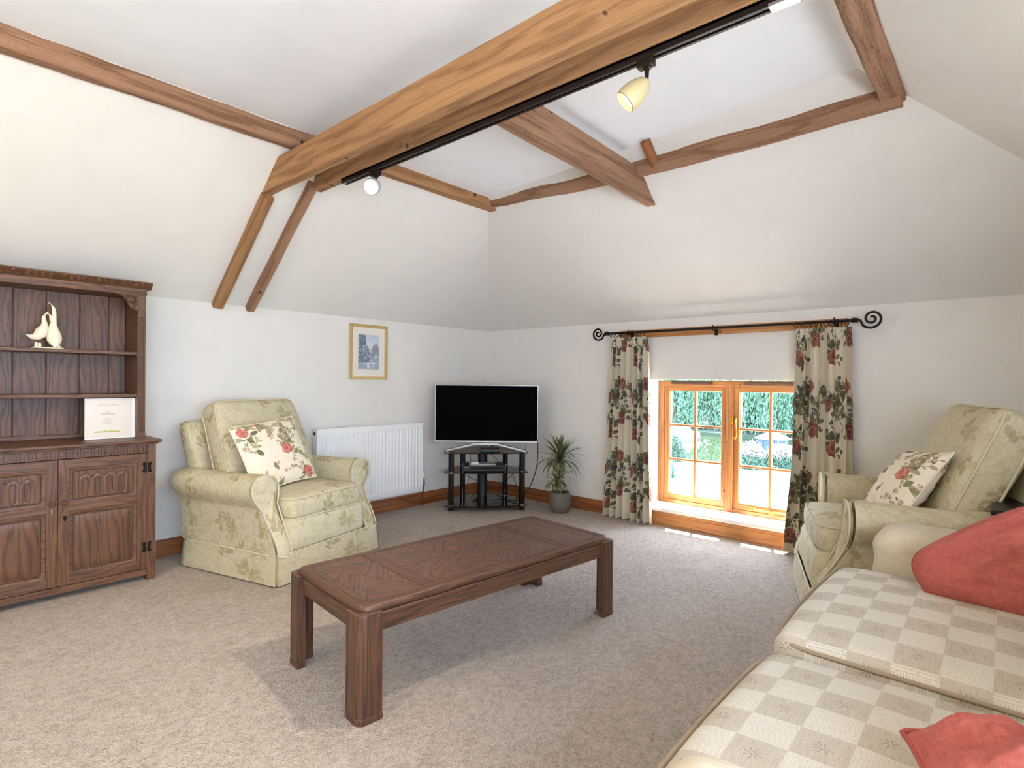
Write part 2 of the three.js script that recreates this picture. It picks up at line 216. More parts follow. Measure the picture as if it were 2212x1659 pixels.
// tone-on-tone leaf damask of the armchairs
M.damask = std({ name: 'olive_leaf_damask', roughness: 0.82, bumpMap: crease, bumpScale: 0.004,
  map: canvasTex(1024, 1024, (ctx, S) => {
    const r = rng(131); ctx.fillStyle = '#c9be9d'; ctx.fillRect(0, 0, S, S);
    for (let i = 0; i < 1900; i++) { const x = r() * S, y = r() * S, a = r() * 7, L = 16 + r() * 56, l = r() < 0.5; stamp(ctx, S, x, y, 90, (c) => { c.rotate(a); c.globalAlpha = 0.13; c.fillStyle = l ? '#ded3b6' : '#a69770'; c.beginPath(); c.ellipse(0, 0, L, L * 0.16, 0, 0, 7); c.fill(); }); }
    ctx.globalAlpha = 1;
    for (let s = 0; s < 11; s++) {
      let x = r() * S, y = r() * S, a = r() * 7; const fill = r() < 0.7 ? '#a0926a' : '#ada078';
      for (let i = 0; i < 4; i++) { x += Math.cos(a) * 58; y += Math.sin(a) * 46; a += 0.35; for (const sd of [-1, 1]) { if (r() < 0.2) continue; const L = 66 + r() * 44, w = L * (0.28 + r() * 0.1), la = a + sd * (0.75 + r() * 0.3); stamp(ctx, S, ((x % S) + S) % S, ((y % S) + S) % S, 120, (c) => { c.globalAlpha = 0.55 + r() * 0.25; leaf(c, la, L, w, fill); }); } }
    }
    for (let s = 0; s < 40; s++) { const x = r() * S, y = r() * S, n = 6; for (let i = 0; i < n; i++) { const a = i / n * 2 * PI + r(); stamp(ctx, S, x, y, 60, (c) => { c.globalAlpha = 0.5; c.rotate(a); leaf(c, 0, 36, 9, '#b3a57e'); }); } }
    ctx.globalAlpha = 1; const im = ctx.getImageData(0, 0, S, S), d = im.data, q = rng(5); for (let i = 0; i < d.length; i += 4) { const t = (q() - 0.5) * 16; d[i] += t; d[i + 1] += t; d[i + 2] += t; } ctx.putImageData(im, 0, 0);
  }, 0.62, 0.62) });
M.damaskPiping = std({ name: 'cream_piping_cord', color: 0xd2c7a8, roughness: 0.85 });
// chequered sofa weave: ribbed cream squares and slubbed taupe squares with an embroidered star
function sofaDraw(bump) {
  return (ctx, S) => {
    const r = rng(151), h = S / 2; ctx.fillStyle = bump ? '#7c7c7c' : '#ded5c4'; ctx.fillRect(0, 0, S, S);
    for (const [ox, oy] of [[0, 0], [h, h]]) {                         // ribbed squares
      ctx.fillStyle = bump ? '#9a9a9a' : '#e3dbcb'; ctx.fillRect(ox, oy, h, h);
      for (let i = 0; i < 15; i++) { ctx.fillStyle = bump ? '#3c3c3c' : '#c9bfac'; ctx.fillRect(ox + 3 + i * h / 15, oy, 4, h); }
      for (let i = 0; i < 90; i++) { ctx.fillStyle = bump ? '#6a6a6a' : '#d2c8b6'; const k = Math.floor(r() * 15); ctx.fillRect(ox + 8 + k * h / 15, oy + r() * h, h / 15 - 6, 3); }
    }
    for (const [ox, oy] of [[h, 0], [0, h]]) {                         // slubbed squares
      ctx.fillStyle = bump ? '#6c6c6c' : '#cbc0ae'; ctx.fillRect(ox, oy, h, h);
      for (let i = 0; i < 420; i++) { const y = r() * h, L = 20 + r() * 120, x = r() * h; ctx.fillStyle = bump ? (r() < 0.5 ? '#8a8a8a' : '#505050') : (r() < 0.5 ? '#d3c7b4' : '#b5a792'); ctx.fillRect(ox + x, oy + y, Math.min(L, h - x), 2); }
      for (let a = 0; a < 8; a++) { ctx.save(); ctx.translate(ox + h / 2, oy + h / 2); ctx.rotate(a * PI / 4 + 0.2); ctx.lineWidth = 7; ctx.strokeStyle = bump ? '#2a2a2a' : '#9d8e76'; ctx.beginPath(); ctx.moveTo(22, 6); ctx.quadraticCurveTo(60, -14, 100, 4); ctx.stroke(); ctx.lineWidth = 7; ctx.strokeStyle = bump ? '#e0e0e0' : '#d9cebb'; ctx.beginPath(); ctx.moveTo(18, 14); ctx.quadraticCurveTo(60, -2, 96, 14); ctx.stroke(); ctx.restore(); }
    }
    ctx.strokeStyle = bump ? '#dddddd' : '#efe8da'; ctx.lineWidth = 5; for (const q of [2, h]) { ctx.beginPath(); ctx.moveTo(q, 0); ctx.lineTo(q, S); ctx.stroke(); ctx.beginPath(); ctx.moveTo(0, q); ctx.lineTo(S, q); ctx.stroke(); }
  };
}
M.sofaCheck = std({ name: 'chequered_cream_upholstery', roughness: 0.9, map: canvasTex(1024, 1024, sofaDraw(false), 0.2, 0.2), bumpMap: canvasTex(1024, 1024, sofaDraw(true), 0.2, 0.2, false), bumpScale: 0.0022 });
M.sofaPlain = std({ name: 'plain_cream_upholstery', roughness: 0.9, bumpMap: crease, bumpScale: 0.003, map: (() => { const a = periodic(24, 300, 161), b = periodic(60, 420, 162); return dataTex(512, 512, (u, v) => mix3([199, 184, 158], [222, 210, 186], a(u, v) * 0.55 + b(u, v) * 0.45), 0.5, 0.5); })() });
M.sofaCord = std({ name: 'taupe_piping_cord', color: 0xa8957c, roughness: 0.85 });
M.coral = std({ name: 'coral_linen', roughness: 0.95, bumpMap: crease, bumpScale: 0.008, map: (() => { const a = periodic(180, 30, 171), b = periodic(30, 220, 172), c = periodic(5, 5, 173); return dataTex(512, 512, (u, v) => mix3([168, 80, 71], [200, 112, 100], a(u, v) * 0.4 + b(u, v) * 0.4 + c(u, v) * 0.2), 0.4, 0.4); })() });
M.coralCord = std({ name: 'coral_piping_cord', color: 0xa85046, roughness: 0.9 });

// ---------------------------------------------------------------- room shell
const K = 1.696, ML = 0.799, MW = 0.752, MR = 0.705, YC = 2.643, XR = 4.95, ZB = 6.9;
struct('floor', slab(-0.3, XR + 0.3, -0.12, 0, -0.26, ZB + 0.2), M.carpet);
struct('wall_left', slab(-0.26, 0, 0, 2.0, -0.26, ZB + 0.2), M.wall);
struct('wall_back', slab(-0.26, XR + 0.26, 0, 2.9, ZB, ZB + 0.2), M.wall);
// window wall around its opening
const WX0 = 1.868, WX1 = 3.112, WY0 = 0.115, WY1 = 1.2;
struct('wall_window', [slab(-0.26, WX0, 0, 1.9, -0.26, 0), slab(WX1, XR + 0.26, 0, 1.9, -0.26, 0), slab(WX0, WX1, WY1, 1.9, -0.26, 0), slab(WX0, WX1, -0.12, WY0, -0.26, 0)], M.wall);
// right wall with the side window behind the sofa (out of the frame, its daylight crosses the room)
const SZ0 = 2.35, SZ1 = 6.2, SY0 = 0.62, SY1 = 1.6;
struct('wall_right', [slab(XR, XR + 0.24, 0, 1.9, -0.26, SZ0), slab(XR, XR + 0.24, 0, 1.9, SZ1, ZB + 0.2), slab(XR, XR + 0.24, 0, SY0, SZ0, SZ1), slab(XR, XR + 0.24, SY1, 1.9, SZ0, SZ1)], M.wall);
function slopeSlab(name, m, side, from, to) {                            // inner face on the plane y = K + m * distance from the wall
  const a = Math.atan(m), L = (YC - K) / m + 0.25, g = new THREE.BoxGeometry(L / Math.cos(a) + 0.1, 0.14, to - from);
  const o = tr(g, (L / Math.cos(a)) / 2 - 0.05, 0.07, 0); o.rotateZ(a); o.translate(0, K, 0);
  if (side === 'left') o.translate(0, 0, (from + to) / 2);
  if (side === 'right') { o.rotateY(PI); o.translate(XR, 0, (from + to) / 2); }
  if (side === 'window') { o.rotateY(-PI / 2); o.translate((from + to) / 2, 0, 0); }
  struct(name, uvBox(o, 'z', false), M.wall);
}
slopeSlab('slope_left', ML, 'left', -0.2, ZB + 0.1);
slopeSlab('slope_right', MR, 'right', -0.2, ZB + 0.1);
slopeSlab('slope_window', MW, 'window', -0.2, XR + 0.2);
{ const c = slab(0.8, XR - 0.9, 0, 0.15, 0.9, ZB + 0.1); const p = c.attributes.position; for (let i = 0; i < p.count; i++) p.setY(i, p.getY(i) + 2.588 + (p.getX(i) - 1.15) * 0.0265); c.computeVertexNormals(); struct('ceiling', c, M.ceiling); }   // it rises a little towards the right

// skirting boards
const skirtProfile = [[0, 0], [0.02, 0], [0.02, 0.078], [0.0185, 0.084], [0.0135, 0.088], [0.0125, 0.097], [0.008, 0.104], [0.0065, 0.112], [0, 0.112]];
function skirting(name, len, mat) { const g = uvBox(ext(skirtProfile, len, 0.4), 'z'); return struct(name, g, mat); }
skirting('baseboard_left', 3.1, M.skirting).position.set(0, 0, 0);
{ const b = skirting('baseboard_left_2', 2.6, M.skirting); b.position.set(0, 0, 4.15); }
{ const b = skirting('baseboard_window', WX0 - 0.02, M.skirting); b.rotation.y = PI / 2; b.rotation.order = 'YXZ'; b.scale.x = -1; b.position.set(0.02, 0, 0); }
{ const b = skirting('baseboard_window_right', XR - WX1, M.skirting); b.rotation.y = PI / 2; b.scale.x = -1; b.position.set(WX1, 0, 0); }
{ const b = skirting('baseboard_right', 6.7, M.skirting); b.rotation.y = PI; b.position.set(XR, 0, 6.8); }
// board under the sill: same pine as the skirting, coloured lighter because daylight falls here
{ const b = skirting('trim_1', WX1 - WX0, M.pine); b.rotation.y = PI / 2; b.scale.set(-1, 0.99, 1.05); b.position.set(WX0, 0, 0); }
// sill board
{ const s = struct('window_sill', [boxAB(WX0, WX1, 0.113, 0.143, -0.2, 0.034, 0.008, 'x')], M.sill); s.name = 'window_sill'; }
// pine batten above the window
struct('trim_2', boxAB(1.6, 3.335, 1.553, 1.618, 0.0, 0.024, 0.003, 'x'), M.pine);

// ---------------------------------------------------------------- pine casement window
{
  const w = new THREE.Group(); w.name = 'window_1'; w.userData = { kind: 'structure' }; scene.add(w);
  const z0 = -0.255, z1 = -0.195, x0 = WX0 + 0.004, x1 = WX1 - 0.004, y0 = 0.145, y1 = 1.192, xm = 2.485;
  part('frame', [boxAB(x0, x0 + 0.05, y0, y1, z0, z1, 0.005, 'y'), boxAB(x1 - 0.05, x1, y0, y1, z0, z1, 0.005, 'y'), boxAB(x0, x1, y1 - 0.05, y1, z0, z1 - 0.001, 0.005, 'x'), boxAB(x0, x1, y0, y0 + 0.036, z0, z1 - 0.001, 0.005, 'x')], M.pine, w);
  part('mullion', [boxAB(xm - 0.028, xm + 0.028, y0 + 0.004, y1 - 0.02, z0, z1 + 0.012, 0.008, 'y'), boxAB(xm - 0.016, xm + 0.016, y0 + 0.02, y1 - 0.03, z0, z1 + 0.018, 0.006, 'y')], M.pine, w);
  for (const [a, b] of [[x0 + 0.05, xm - 0.028], [xm + 0.028, x1 - 0.05]]) {
    const s = new THREE.Group(); s.name = 'sash'; w.add(s);
    const ya = y0 + 0.036, yb = y1 - 0.05, za = -0.25, zb = -0.2, st = 0.044, br = 0.05;
    part('sash_frame', [boxAB(a, a + st, ya, yb, za, zb, 0.006, 'y'), boxAB(b - st, b, ya, yb, za, zb, 0.006, 'y'), boxAB(a, b, yb - 0.036, yb, za, zb - 0.001, 0.006, 'x'), boxAB(a, b, ya, ya + br, za, zb - 0.001, 0.006, 'x'),
      boxAB(a + st - 0.008, a + st + 0.004, ya + br, yb - 0.036, za, zb - 0.012, 0.003, 'y'), boxAB(b - st - 0.004, b - st + 0.008, ya + br, yb - 0.036, za, zb - 0.012, 0.003, 'y')], M.pine, s);
    const gx0 = a + st, gx1 = b - st, gy0 = ya + br, gy1 = yb - 0.036, mx = (gx0 + gx1) / 2, hy = (gy1 - gy0) / 3;
    part('glazing_bar', boxAB(mx - 0.01, mx + 0.01, gy0, gy1, -0.242, -0.214, 0.004, 'y'), M.pine, s);
    for (const k of [1, 2]) part('glazing_bar', boxAB(gx0, gx1, gy0 + hy * k - 0.009, gy0 + hy * k + 0.009, -0.241, -0.215, 0.004, 'x'), M.pine, s);
    for (let i = 0; i < 2; i++) for (let j = 0; j < 3; j++) { const p = part('pane', tr(new THREE.PlaneGeometry((gx1 - gx0) / 2 - 0.012, hy - 0.012), (i ? mx + gx1 : mx + gx0) / 2, gy0 + hy * (j + 0.5), -0.232), M.glass, s); p.castShadow = false; }
  }
  for (const [a, b] of [[1.99, 2.345], [2.59, 2.95]]) part('trickle_vent', [boxAB(a, b, 1.164, 1.186, -0.196, -0.178, 0.006, 'x'), boxAB(a + 0.02, b - 0.02, 1.17, 1.18, -0.182, -0.174, 0.003, 'x')], std({ name: 'bronze_vent', color: 0x5c4436, roughness: 0.5, metalness: 0.2 }), w);
  // brass fastener and stay
  part('catch', [boxAB(xm + 0.012, xm + 0.034, 0.852, 0.905, -0.178, -0.168, 0.004), boxAB(xm + 0.036, xm + 0.056, 0.86, 0.912, -0.2, -0.19, 0.004), tr(new THREE.SphereGeometry(0.011, 14, 10), xm + 0.046, 0.882, -0.184), tube([[xm + 0.046, 0.882, -0.18], [xm + 0.056, 0.85, -0.168], [xm + 0.062, 0.8, -0.166], [xm + 0.056, 0.75, -0.168], [xm + 0.044, 0.735, -0.17], [xm + 0.036, 0.748, -0.172]], 0.0055, 30, 8)], M.brass, w, 'brass window fastener');
  part('stay', [tube([[2.68, 0.205, -0.178], [2.75, 0.2, -0.172], [2.85, 0.205, -0.172], [2.98, 0.2, -0.178]], 0.005, 24, 8), boxAB(2.665, 2.70, 0.196, 0.216, -0.195, -0.176, 0.004), boxAB(2.79, 2.83, 0.185, 0.198, -0.2, -0.176, 0.004), boxAB(2.82, 2.835, 0.19, 0.212, -0.182, -0.17, 0.003)], M.brass, w, 'brass casement stay');
}
// unseen side window in the right wall, placed to light the left wall
{
  const w = new THREE.Group(); w.name = 'window_2'; w.userData = { kind: 'structure' }; scene.add(w);
  const x0 = XR + 0.1, x1 = XR + 0.16, n = 6;
  part('frame', [boxAB(x0, x1, SY0, SY1, SZ0, SZ0 + 0.05, 0.004, 'y'), boxAB(x0, x1, SY0, SY1, SZ1 - 0.05, SZ1, 0.004, 'y'), boxAB(x0, x1, SY1 - 0.05, SY1, SZ0, SZ1, 0.004, 'z'), boxAB(x0, x1, SY0, SY0 + 0.05, SZ0, SZ1, 0.004, 'z')], M.pine, w);
  for (let i = 1; i < n; i++) { const z = lerp(SZ0, SZ1, i / n); part('mullion', boxAB(x0, x1, SY0, SY1, z - 0.025, z + 0.025, 0.004, 'y'), M.pine, w); }
  for (let i = 0; i < n; i++) { const a = lerp(SZ0, SZ1, i / n), b = lerp(SZ0, SZ1, (i + 1) / n), g = new THREE.PlaneGeometry(b - a - 0.05, SY1 - SY0 - 0.1); g.rotateY(-PI / 2); part('pane', tr(g, XR + 0.13, (SY0 + SY1) / 2, (a + b) / 2), M.glass, w); }
  part('sill', boxAB(XR - 0.03, XR + 0.12, SY0 - 0.03, SY0, SZ0 - 0.02, SZ1 + 0.02, 0.006, 'z'), M.sill, w);
}
// unseen lamp behind the camera, placed to warm whatever faces away from the windows
{
  const t = thing('unseen_pendant_lamp', 'unseen white globe pendant behind the camera, placed to give warm light from the rear', 'lamp', [2.3, 0, 5.5]);
  part('cable', tr(cyl(0.004, 0.004, 0.45, 8), 0, 2.42, 0), M.blackPlastic, t); part('ceiling_rose', tr(cyl(0.05, 0.06, 0.025, 24), 0, 2.63, 0), M.white, t);
  const g = part('globe', tr(new THREE.SphereGeometry(0.16, 32, 24), 0, 2.05, 0), std({ name: 'lit_opal_globe', color: 0xffffff, emissive: LIGHT.warm, emissiveIntensity: 1.2, roughness: 0.4 }), t); g.castShadow = false;
  const l = new THREE.PointLight(LIGHT.warm, LIGHT.pendant); l.position.set(0, 2.05, 0); l.shadow.radius = 7.5; l.castShadow = true; l.name = 'unseen_pendant_light'; t.add(l);
}

// ---------------------------------------------------------------- roof timbers
function beam(label, geo, mat, pos, rot) { const o = solo('ceiling_beam', geo, mat, label, 'beam'); if (pos) o.position.set(...pos); if (rot) o.rotation.set(...rot); return o; }
const xs = (y) => (y - K) / ML;                                           // left slope at height y
const xr = (y) => XR - (y - K) / MR;
{
  // pair of tie beams
  const t1 = (c, t) => { const y = c[1] + 2.379; const a = xs(y) + 0.002, b = xr(y); return [lerp(a, b, t), c[1], c[2]]; };
  beam('near timber of the pair of honey oak tie beams crossing the ceiling, above the left sloping post', hewn(4, 0.168, 0.062, { round: 0.004, amp: 0.0016, seed: 3, fit: t1, step: 0.06 }), M.oak, [0, 2.379, 2.734]);
  const t2 = (c, t) => [lerp(0.925 + (c[1] + 0.08) * 0.35, xr(c[1] + 2.42), t), c[1], c[2]];
  beam('far reddish timber of the pair of tie beams, with the spotlight track fixed beneath', hewn(4, 0.165, 0.06, { round: 0.004, amp: 0.0016, seed: 5, fit: t2, step: 0.06 }), M.oak, [0, 2.4205, 2.5]);
  // sloping posts on the left slope
  const ang = Math.atan(ML);
  const post = (z, w, yTop, seed, mat, label, amp) => { const L = (yTop - K) / Math.sin(ang); const g = hewn(L, 0.05, w, { round: 0.006, amp, seed, step: 0.04 }); const o = solo('sloping_post', g, mat, label, 'beam'); o.position.set(-0.026 * Math.sin(ang) * -1, K + 0.0 - 0.026 * Math.cos(ang), z); o.rotation.z = ang; return o; };
  post(2.737, 0.068, 2.30, 7, M.oak, 'smooth honey coloured sloping post on the left wall, nearer the dresser', 0.0015);
  post(2.515, 0.056, 2.405, 9, M.oakGrey, 'rough grey brown sloping post on the left wall, nearer the corner', 0.0028);
  // purlins
  beam('round edged oak purlin along the left slope, running to the left edge of the room', hewn(ZB - 2.62, 0.1, 0.095, { round: 0.03, amp: 0.007, seed: 11, bow: (t) => [Math.sin(t * 5) * 0.006, 0] }), M.oakGrey, [1.078, 2.545, ZB - 0.02], [0, PI / 2, 0]);
  beam('short square purlin on the left slope between the tie beams and the corner', hewn(2.45 - 1.07, 0.09, 0.07, { round: 0.006, amp: 0.002, seed: 13 }), M.oak, [1.085, 2.555, 2.46], [0, PI / 2, 0]);
  beam('bowed round log purlin along the window slope', hewn(3.76 - 1.11, 0.115, 0.1, { round: 0.04, amp: 0.007, seed: 15, bow: (t) => [0.05 * (1 - t) ** 3 - 0.014 * Math.sin(t * PI), -0.01 * Math.sin(t * PI)] }), M.oakGrey, [1.1, 2.542, 1.115]);
  beam('pale wormy purlin along the right slope, meeting the log purlin at the corner', hewn(ZB - 1.12, 0.11, 0.1, { round: 0.012, amp: 0.006, seed: 17, fit: (c, t) => c }), M.oakGrey, [3.715, 2.568, ZB - 0.05], [0, PI / 2, 0]);
  // joist from the tie beams to the window slope
  const jg = hewn(1, 0.185, 0.062, { round: 0.008, amp: 0.005, seed: 19, step: 0.03, fit: (c, t) => { const y = c[1] + 2.446, zEnd = Math.max((y - K) / MW - 0.01, 0.6); return [lerp(0, 2.47 - zEnd, t), c[1] - 0.0 * t, c[2] + lerp(0.0, 0.0, t)]; } });
  const j = beam('split grey joist running from the tie beams down to the window slope', jg, M.oakGrey, [2.385, 2.446, 2.47], [0, PI / 2 + 0.028, 0]);
  const peg = solo('timber_block', hewn(0.17, 0.035, 0.055, { round: 0.006, amp: 0.003, seed: 21, step: 0.03 }), M.skirting, 'small brown timber block above the log purlin beside the joist', 'block'); peg.position.set(2.49, 2.572, 1.19); peg.rotation.set(-PI / 2 + 0.6, 0, PI / 2); peg.rotation.set(0, 0, 0.5); peg.rotation.set(0, PI / 2, 0); peg.rotation.set(0, PI / 2, Math.atan(MW)); peg.position.set(2.49, 2.567, 1.13);
  peg.rotation.set(0, 0, 0); peg.quaternion.setFromUnitVectors(new V3(1, 0, 0), new V3(0, MW, 1).normalize()); peg.position.set(2.5, K + MW * 1.13 - 0.03, 1.13);
}

// ---------------------------------------------------------------- armchairs
function armOutline(k = 0) {                                              // x outward, y up; k insets
  const s = new THREE.Shape(); s.moveTo(0.312 + k, 0.168); s.lineTo(0.312 + k, 0.44); s.bezierCurveTo(0.306 + k, 0.48, 0.304 + k, 0.5, 0.304 + k, 0.53);
  s.bezierCurveTo(0.304 + k, 0.588, 0.35, 0.622 - k, 0.402, 0.622 - k); s.bezierCurveTo(0.456, 0.622 - k, 0.498 - k, 0.586, 0.498 - k, 0.535);
  s.bezierCurveTo(0.498 - k, 0.49, 0.462 - k, 0.455, 0.438 - k, 0.428); s.bezierCurveTo(0.425 - k, 0.39, 0.42 - k, 0.3, 0.416 - k, 0.168); s.closePath(); return s;
}
const armFront = (y) => lerp(0.0, -0.125, sstep(y, 0.16, 0.46));
function makeArmchair() {
  const t = thing('armchair', 'olive leaf damask armchair with rolled arms and skirt, in front of the left wall radiator', 'armchair', [0.9675, 0, 2.4025], 105.47 * PI / 180);
  const P = M.damask, C = M.damaskPiping;
  for (const s of [1, -1]) {
    const N = 16, g = new THREE.ExtrudeGeometry(armOutline(), { depth: 1, bevelEnabled: false, steps: N, curveSegments: 12 }), p = g.attributes.position;
    for (let i = 0; i < p.count; i++) { const y = p.getY(i), x = p.getX(i), q = p.getZ(i), z = lerp(-0.845, armFront(y) - 0.018, q), sag = 0.012 * Math.sin(q * PI) * sstep(y, 0.4, 0.6), e = sstep(q, 0.0, 0.1); p.setXYZ(i, s * x, y - sag - (1 - e) * 0.02 * sstep(y, 0.5, 0.62) + 0.004 * N3(x * 9, y * 9, z * 9), z); }
    if (s < 0) for (let i = 0; i < p.count; i += 3) { const a = [p.getX(i), p.getY(i), p.getZ(i)]; p.setXYZ(i, p.getX(i + 1), p.getY(i + 1), p.getZ(i + 1)); p.setXYZ(i + 1, ...a); }
    const arm = part('arm', uvBox(toCreasedNormals(g, 0.6), 'z', false), P, t);
    const pts = armOutline(0.006).getPoints(14);
    // the panel as a swept ribbon across its width, so that the S-curve of the front is smooth
    const rows = 40, rib = gridSurf(8, rows, (u, v) => { const y = lerp(0.168, 0.616, v), [a, b] = armSpan(y); const x = lerp(a + 0.004, b - 0.004, u), edge = Math.min(u, 1 - u) * 2; return [s * x, y, armFront(y) - 0.008 + 0.018 * Math.pow(edge, 0.3) + 0.0025 * N3(x * 20, y * 14, s * 3)]; }, (u, v) => [u * 0.12 + s, v * 0.45]);
    if (s < 0) { const ix = rib.index.array; for (let i = 0; i < ix.length; i += 3) { const q = ix[i]; ix[i] = ix[i + 1]; ix[i + 1] = q; } rib.computeVertexNormals(); }
    part('arm_panel', rib, P, t);
    part('piping', tube(pts.slice(0, -1).filter((q, i) => i % 1 === 0).map((q) => [s * q.x, q.y, armFront(q.y) + 0.004]), 0.0052, 160, 7, true, 0.3), C, arm);
    part('piping', tube([[s * 0.43, 0.428, -0.15], [s * 0.432, 0.429, -0.4], [s * 0.432, 0.43, -0.65], [s * 0.43, 0.432, -0.84]], 0.0045, 24, 6), C, arm);
  }
  // base between the arms
  part('seat_base', softBox(0.634, 0.2, 0.815, 0.03, 16, 6, 14, (v) => { if (v.z > 0.3) v.z += 0.006 * N3(v.x * 12, v.y * 14, 2) - 0.01 * Math.max(0, v.y) / 0.09; }).translate(0, 0.252, -0.412), P, t);
  const seat = part('seat_cushion', softBox(0.605, 0.135, 0.68, 0.05, 26, 8, 28, (v) => { const kx = 1 - (v.x / 0.3) ** 2, kz = 1 - (v.z / 0.34) ** 2; v.y += (v.y > 0 ? 0.03 : -0.004) * Math.max(0, kx) * Math.max(0, kz) ** 0.6 + 0.004 * N3(v.x * 7, v.z * 7, 1); v.z += v.z > 0 ? 0.012 * kx : 0; }).translate(0, 0.405, -0.365), P, t);
  for (const y of [0.462, 0.348]) { const q = []; const hx = 0.296, hz = 0.336; for (let i = 0; i < 40; i++) { const a = i / 40 * 2 * PI, e = 0.22; q.push([Math.sign(Math.cos(a)) * Math.abs(Math.cos(a)) ** e * hx, y + (y > 0.4 ? 0.004 : 0), -0.36 + Math.sign(Math.sin(a)) * Math.abs(Math.sin(a)) ** e * hz]); } part('piping', tube(q, 0.0048, 120, 6, true), C, seat); }
  // back frame, leaning
  const bg = softBox(0.79, 0.78, 0.13, 0.045, 16, 18, 6, (v) => { v.z += 0.004 * N3(v.x * 6, v.y * 6, 4); const top = sstep(v.y, -0.1, 0.39); v.x *= 1 - 0.05 * (1 - top); });
  const pb = bg.attributes.position; for (let i = 0; i < pb.count; i++) { const y = pb.getY(i) + 0.505; pb.setXYZ(i, pb.getX(i), y, pb.getZ(i) - 0.79 - 0.3 * Math.max(0, y - 0.5) ** 1.15); } part('back_frame', uvBox(smoothN(bg), 'x', false), P, t);
  // loose back cushion
  const bc = new THREE.Group(); bc.name = 'back_cushion'; bc.position.set(0, 0.728, -0.645); bc.rotation.x = -0.42; t.add(bc);
  part('cover', softBox(0.68, 0.62, 0.17, 0.055, 28, 26, 8, (v) => { const kx = 1 - (v.x / 0.34) ** 2, ky = 1 - (v.y / 0.31) ** 2; v.z += (v.z > 0 ? 0.035 : -0.01) * Math.max(0, kx) ** 0.7 * Math.max(0, ky) ** 0.7 + 0.006 * N3(v.x * 6, v.y * 6, 3); v.x *= 1 - 0.06 * sstep(v.y, -0.1, 0.31) + 0.03 * sstep(-v.y, 0, 0.3); v.y -= 0.018 * (v.y > 0.2 ? (v.x / 0.34) ** 2 * -0.4 + 0.4 : 0); }), P, bc);
  for (const z of [0.062, -0.062]) { const q = []; for (let i = 0; i < 44; i++) { const a = i / 44 * 2 * PI, e = 0.2; let x = Math.sign(Math.cos(a)) * Math.abs(Math.cos(a)) ** e * 0.336, y = Math.sign(Math.sin(a)) * Math.abs(Math.sin(a)) ** e * 0.306; x *= 1 - 0.06 * sstep(y, -0.1, 0.31) + 0.03 * sstep(-y, 0, 0.3); if (y > 0.2) y -= 0.018 * 0.4 * (1 - (x / 0.34) ** 2); q.push([x, y, z]); } part('piping', tube(q, 0.0052, 140, 6, true), C, bc); }
  // skirt with box pleats at the corners
  const X = 0.424, Z0 = -0.82, Z1 = 0.004, per = [], seg = (a, b, n) => { for (let i = 0; i < n; i++) per.push([lerp(a[0], b[0], i / n), lerp(a[1], b[1], i / n)]); };
  const cx = X, pl = 0.012;
  seg([-cx + pl, Z1], [cx - pl, Z1], 26); seg([cx - pl, Z1], [cx - pl - 0.004, Z1 - 0.03], 3); seg([cx - pl - 0.004, Z1 - 0.03], [cx, Z1 - 0.014], 3); seg([cx, Z1 - 0.014], [cx, Z0], 24); seg([cx, Z0], [-cx, Z0], 24); seg([-cx, Z0], [-cx, Z1 - 0.014], 24); seg([-cx, Z1 - 0.014], [-cx + pl + 0.004, Z1 - 0.03], 3); seg([-cx + pl + 0.004, Z1 - 0.03], [-cx + pl, Z1], 3); per.push(per[0]);
  const nP = per.length - 1;
  const sk = (off) => (u, v) => { const [x, z] = per[Math.round(u * nP)], y = lerp(0.008, 0.17, v), f = 1 + (1 - v) * 0.03 + off; return [x * f + 0.003 * N3(x * 16, y * 4, z * 16) * (1 - v), y, (z + 0.41) * f - 0.41 + 0.003 * N3(x * 14 + 9, y * 3, z * 14) * (1 - v)]; };
  const so = gridSurf(nP, 6, sk(0), (u, v) => [u * 2.6, v * 0.17]), si = gridSurf(nP, 6, sk(-0.012), (u, v) => [u * 2.6, v * 0.17]); const ix = si.index.array; for (let i = 0; i < ix.length; i += 3) { const q = ix[i]; ix[i] = ix[i + 1]; ix[i + 1] = q; } si.computeVertexNormals();
  const skirt = part('skirt', [so, si], P, t);
  part('piping', tube(per.slice(0, -1).filter((q, i) => i % 3 === 0).map(([x, z]) => [x * 1.002, 0.171, z]), 0.0046, 160, 6, true, 0.2), C, skirt);
  return t;
}
function armSpan(y) { const pts = armOutline().getPoints(24); let a = 9, b = -9; for (let i = 0; i < pts.length; i++) { const p = pts[i], q = pts[(i + 1) % pts.length]; if ((p.y - y) * (q.y - y) <= 0 && p.y !== q.y) { const x = lerp(p.x, q.x, (y - p.y) / (q.y - p.y)); a = Math.min(a, x); b = Math.max(b, x); } } return a > b ? [0.4, 0.404] : [a, b]; }
const chair1 = makeArmchair();
chair1.userData.group = 'pair of damask armchairs';
const CH2 = { pos: [3.33, 0, 1.0], th: -70.5 * PI / 180, s: 1.05 };
const chair2 = copyOf(chair1, 'armchair', 'olive leaf damask armchair beside the right curtain, turned towards the coffee table', CH2.pos, CH2.th);
chair2.scale.setScalar(CH2.s);

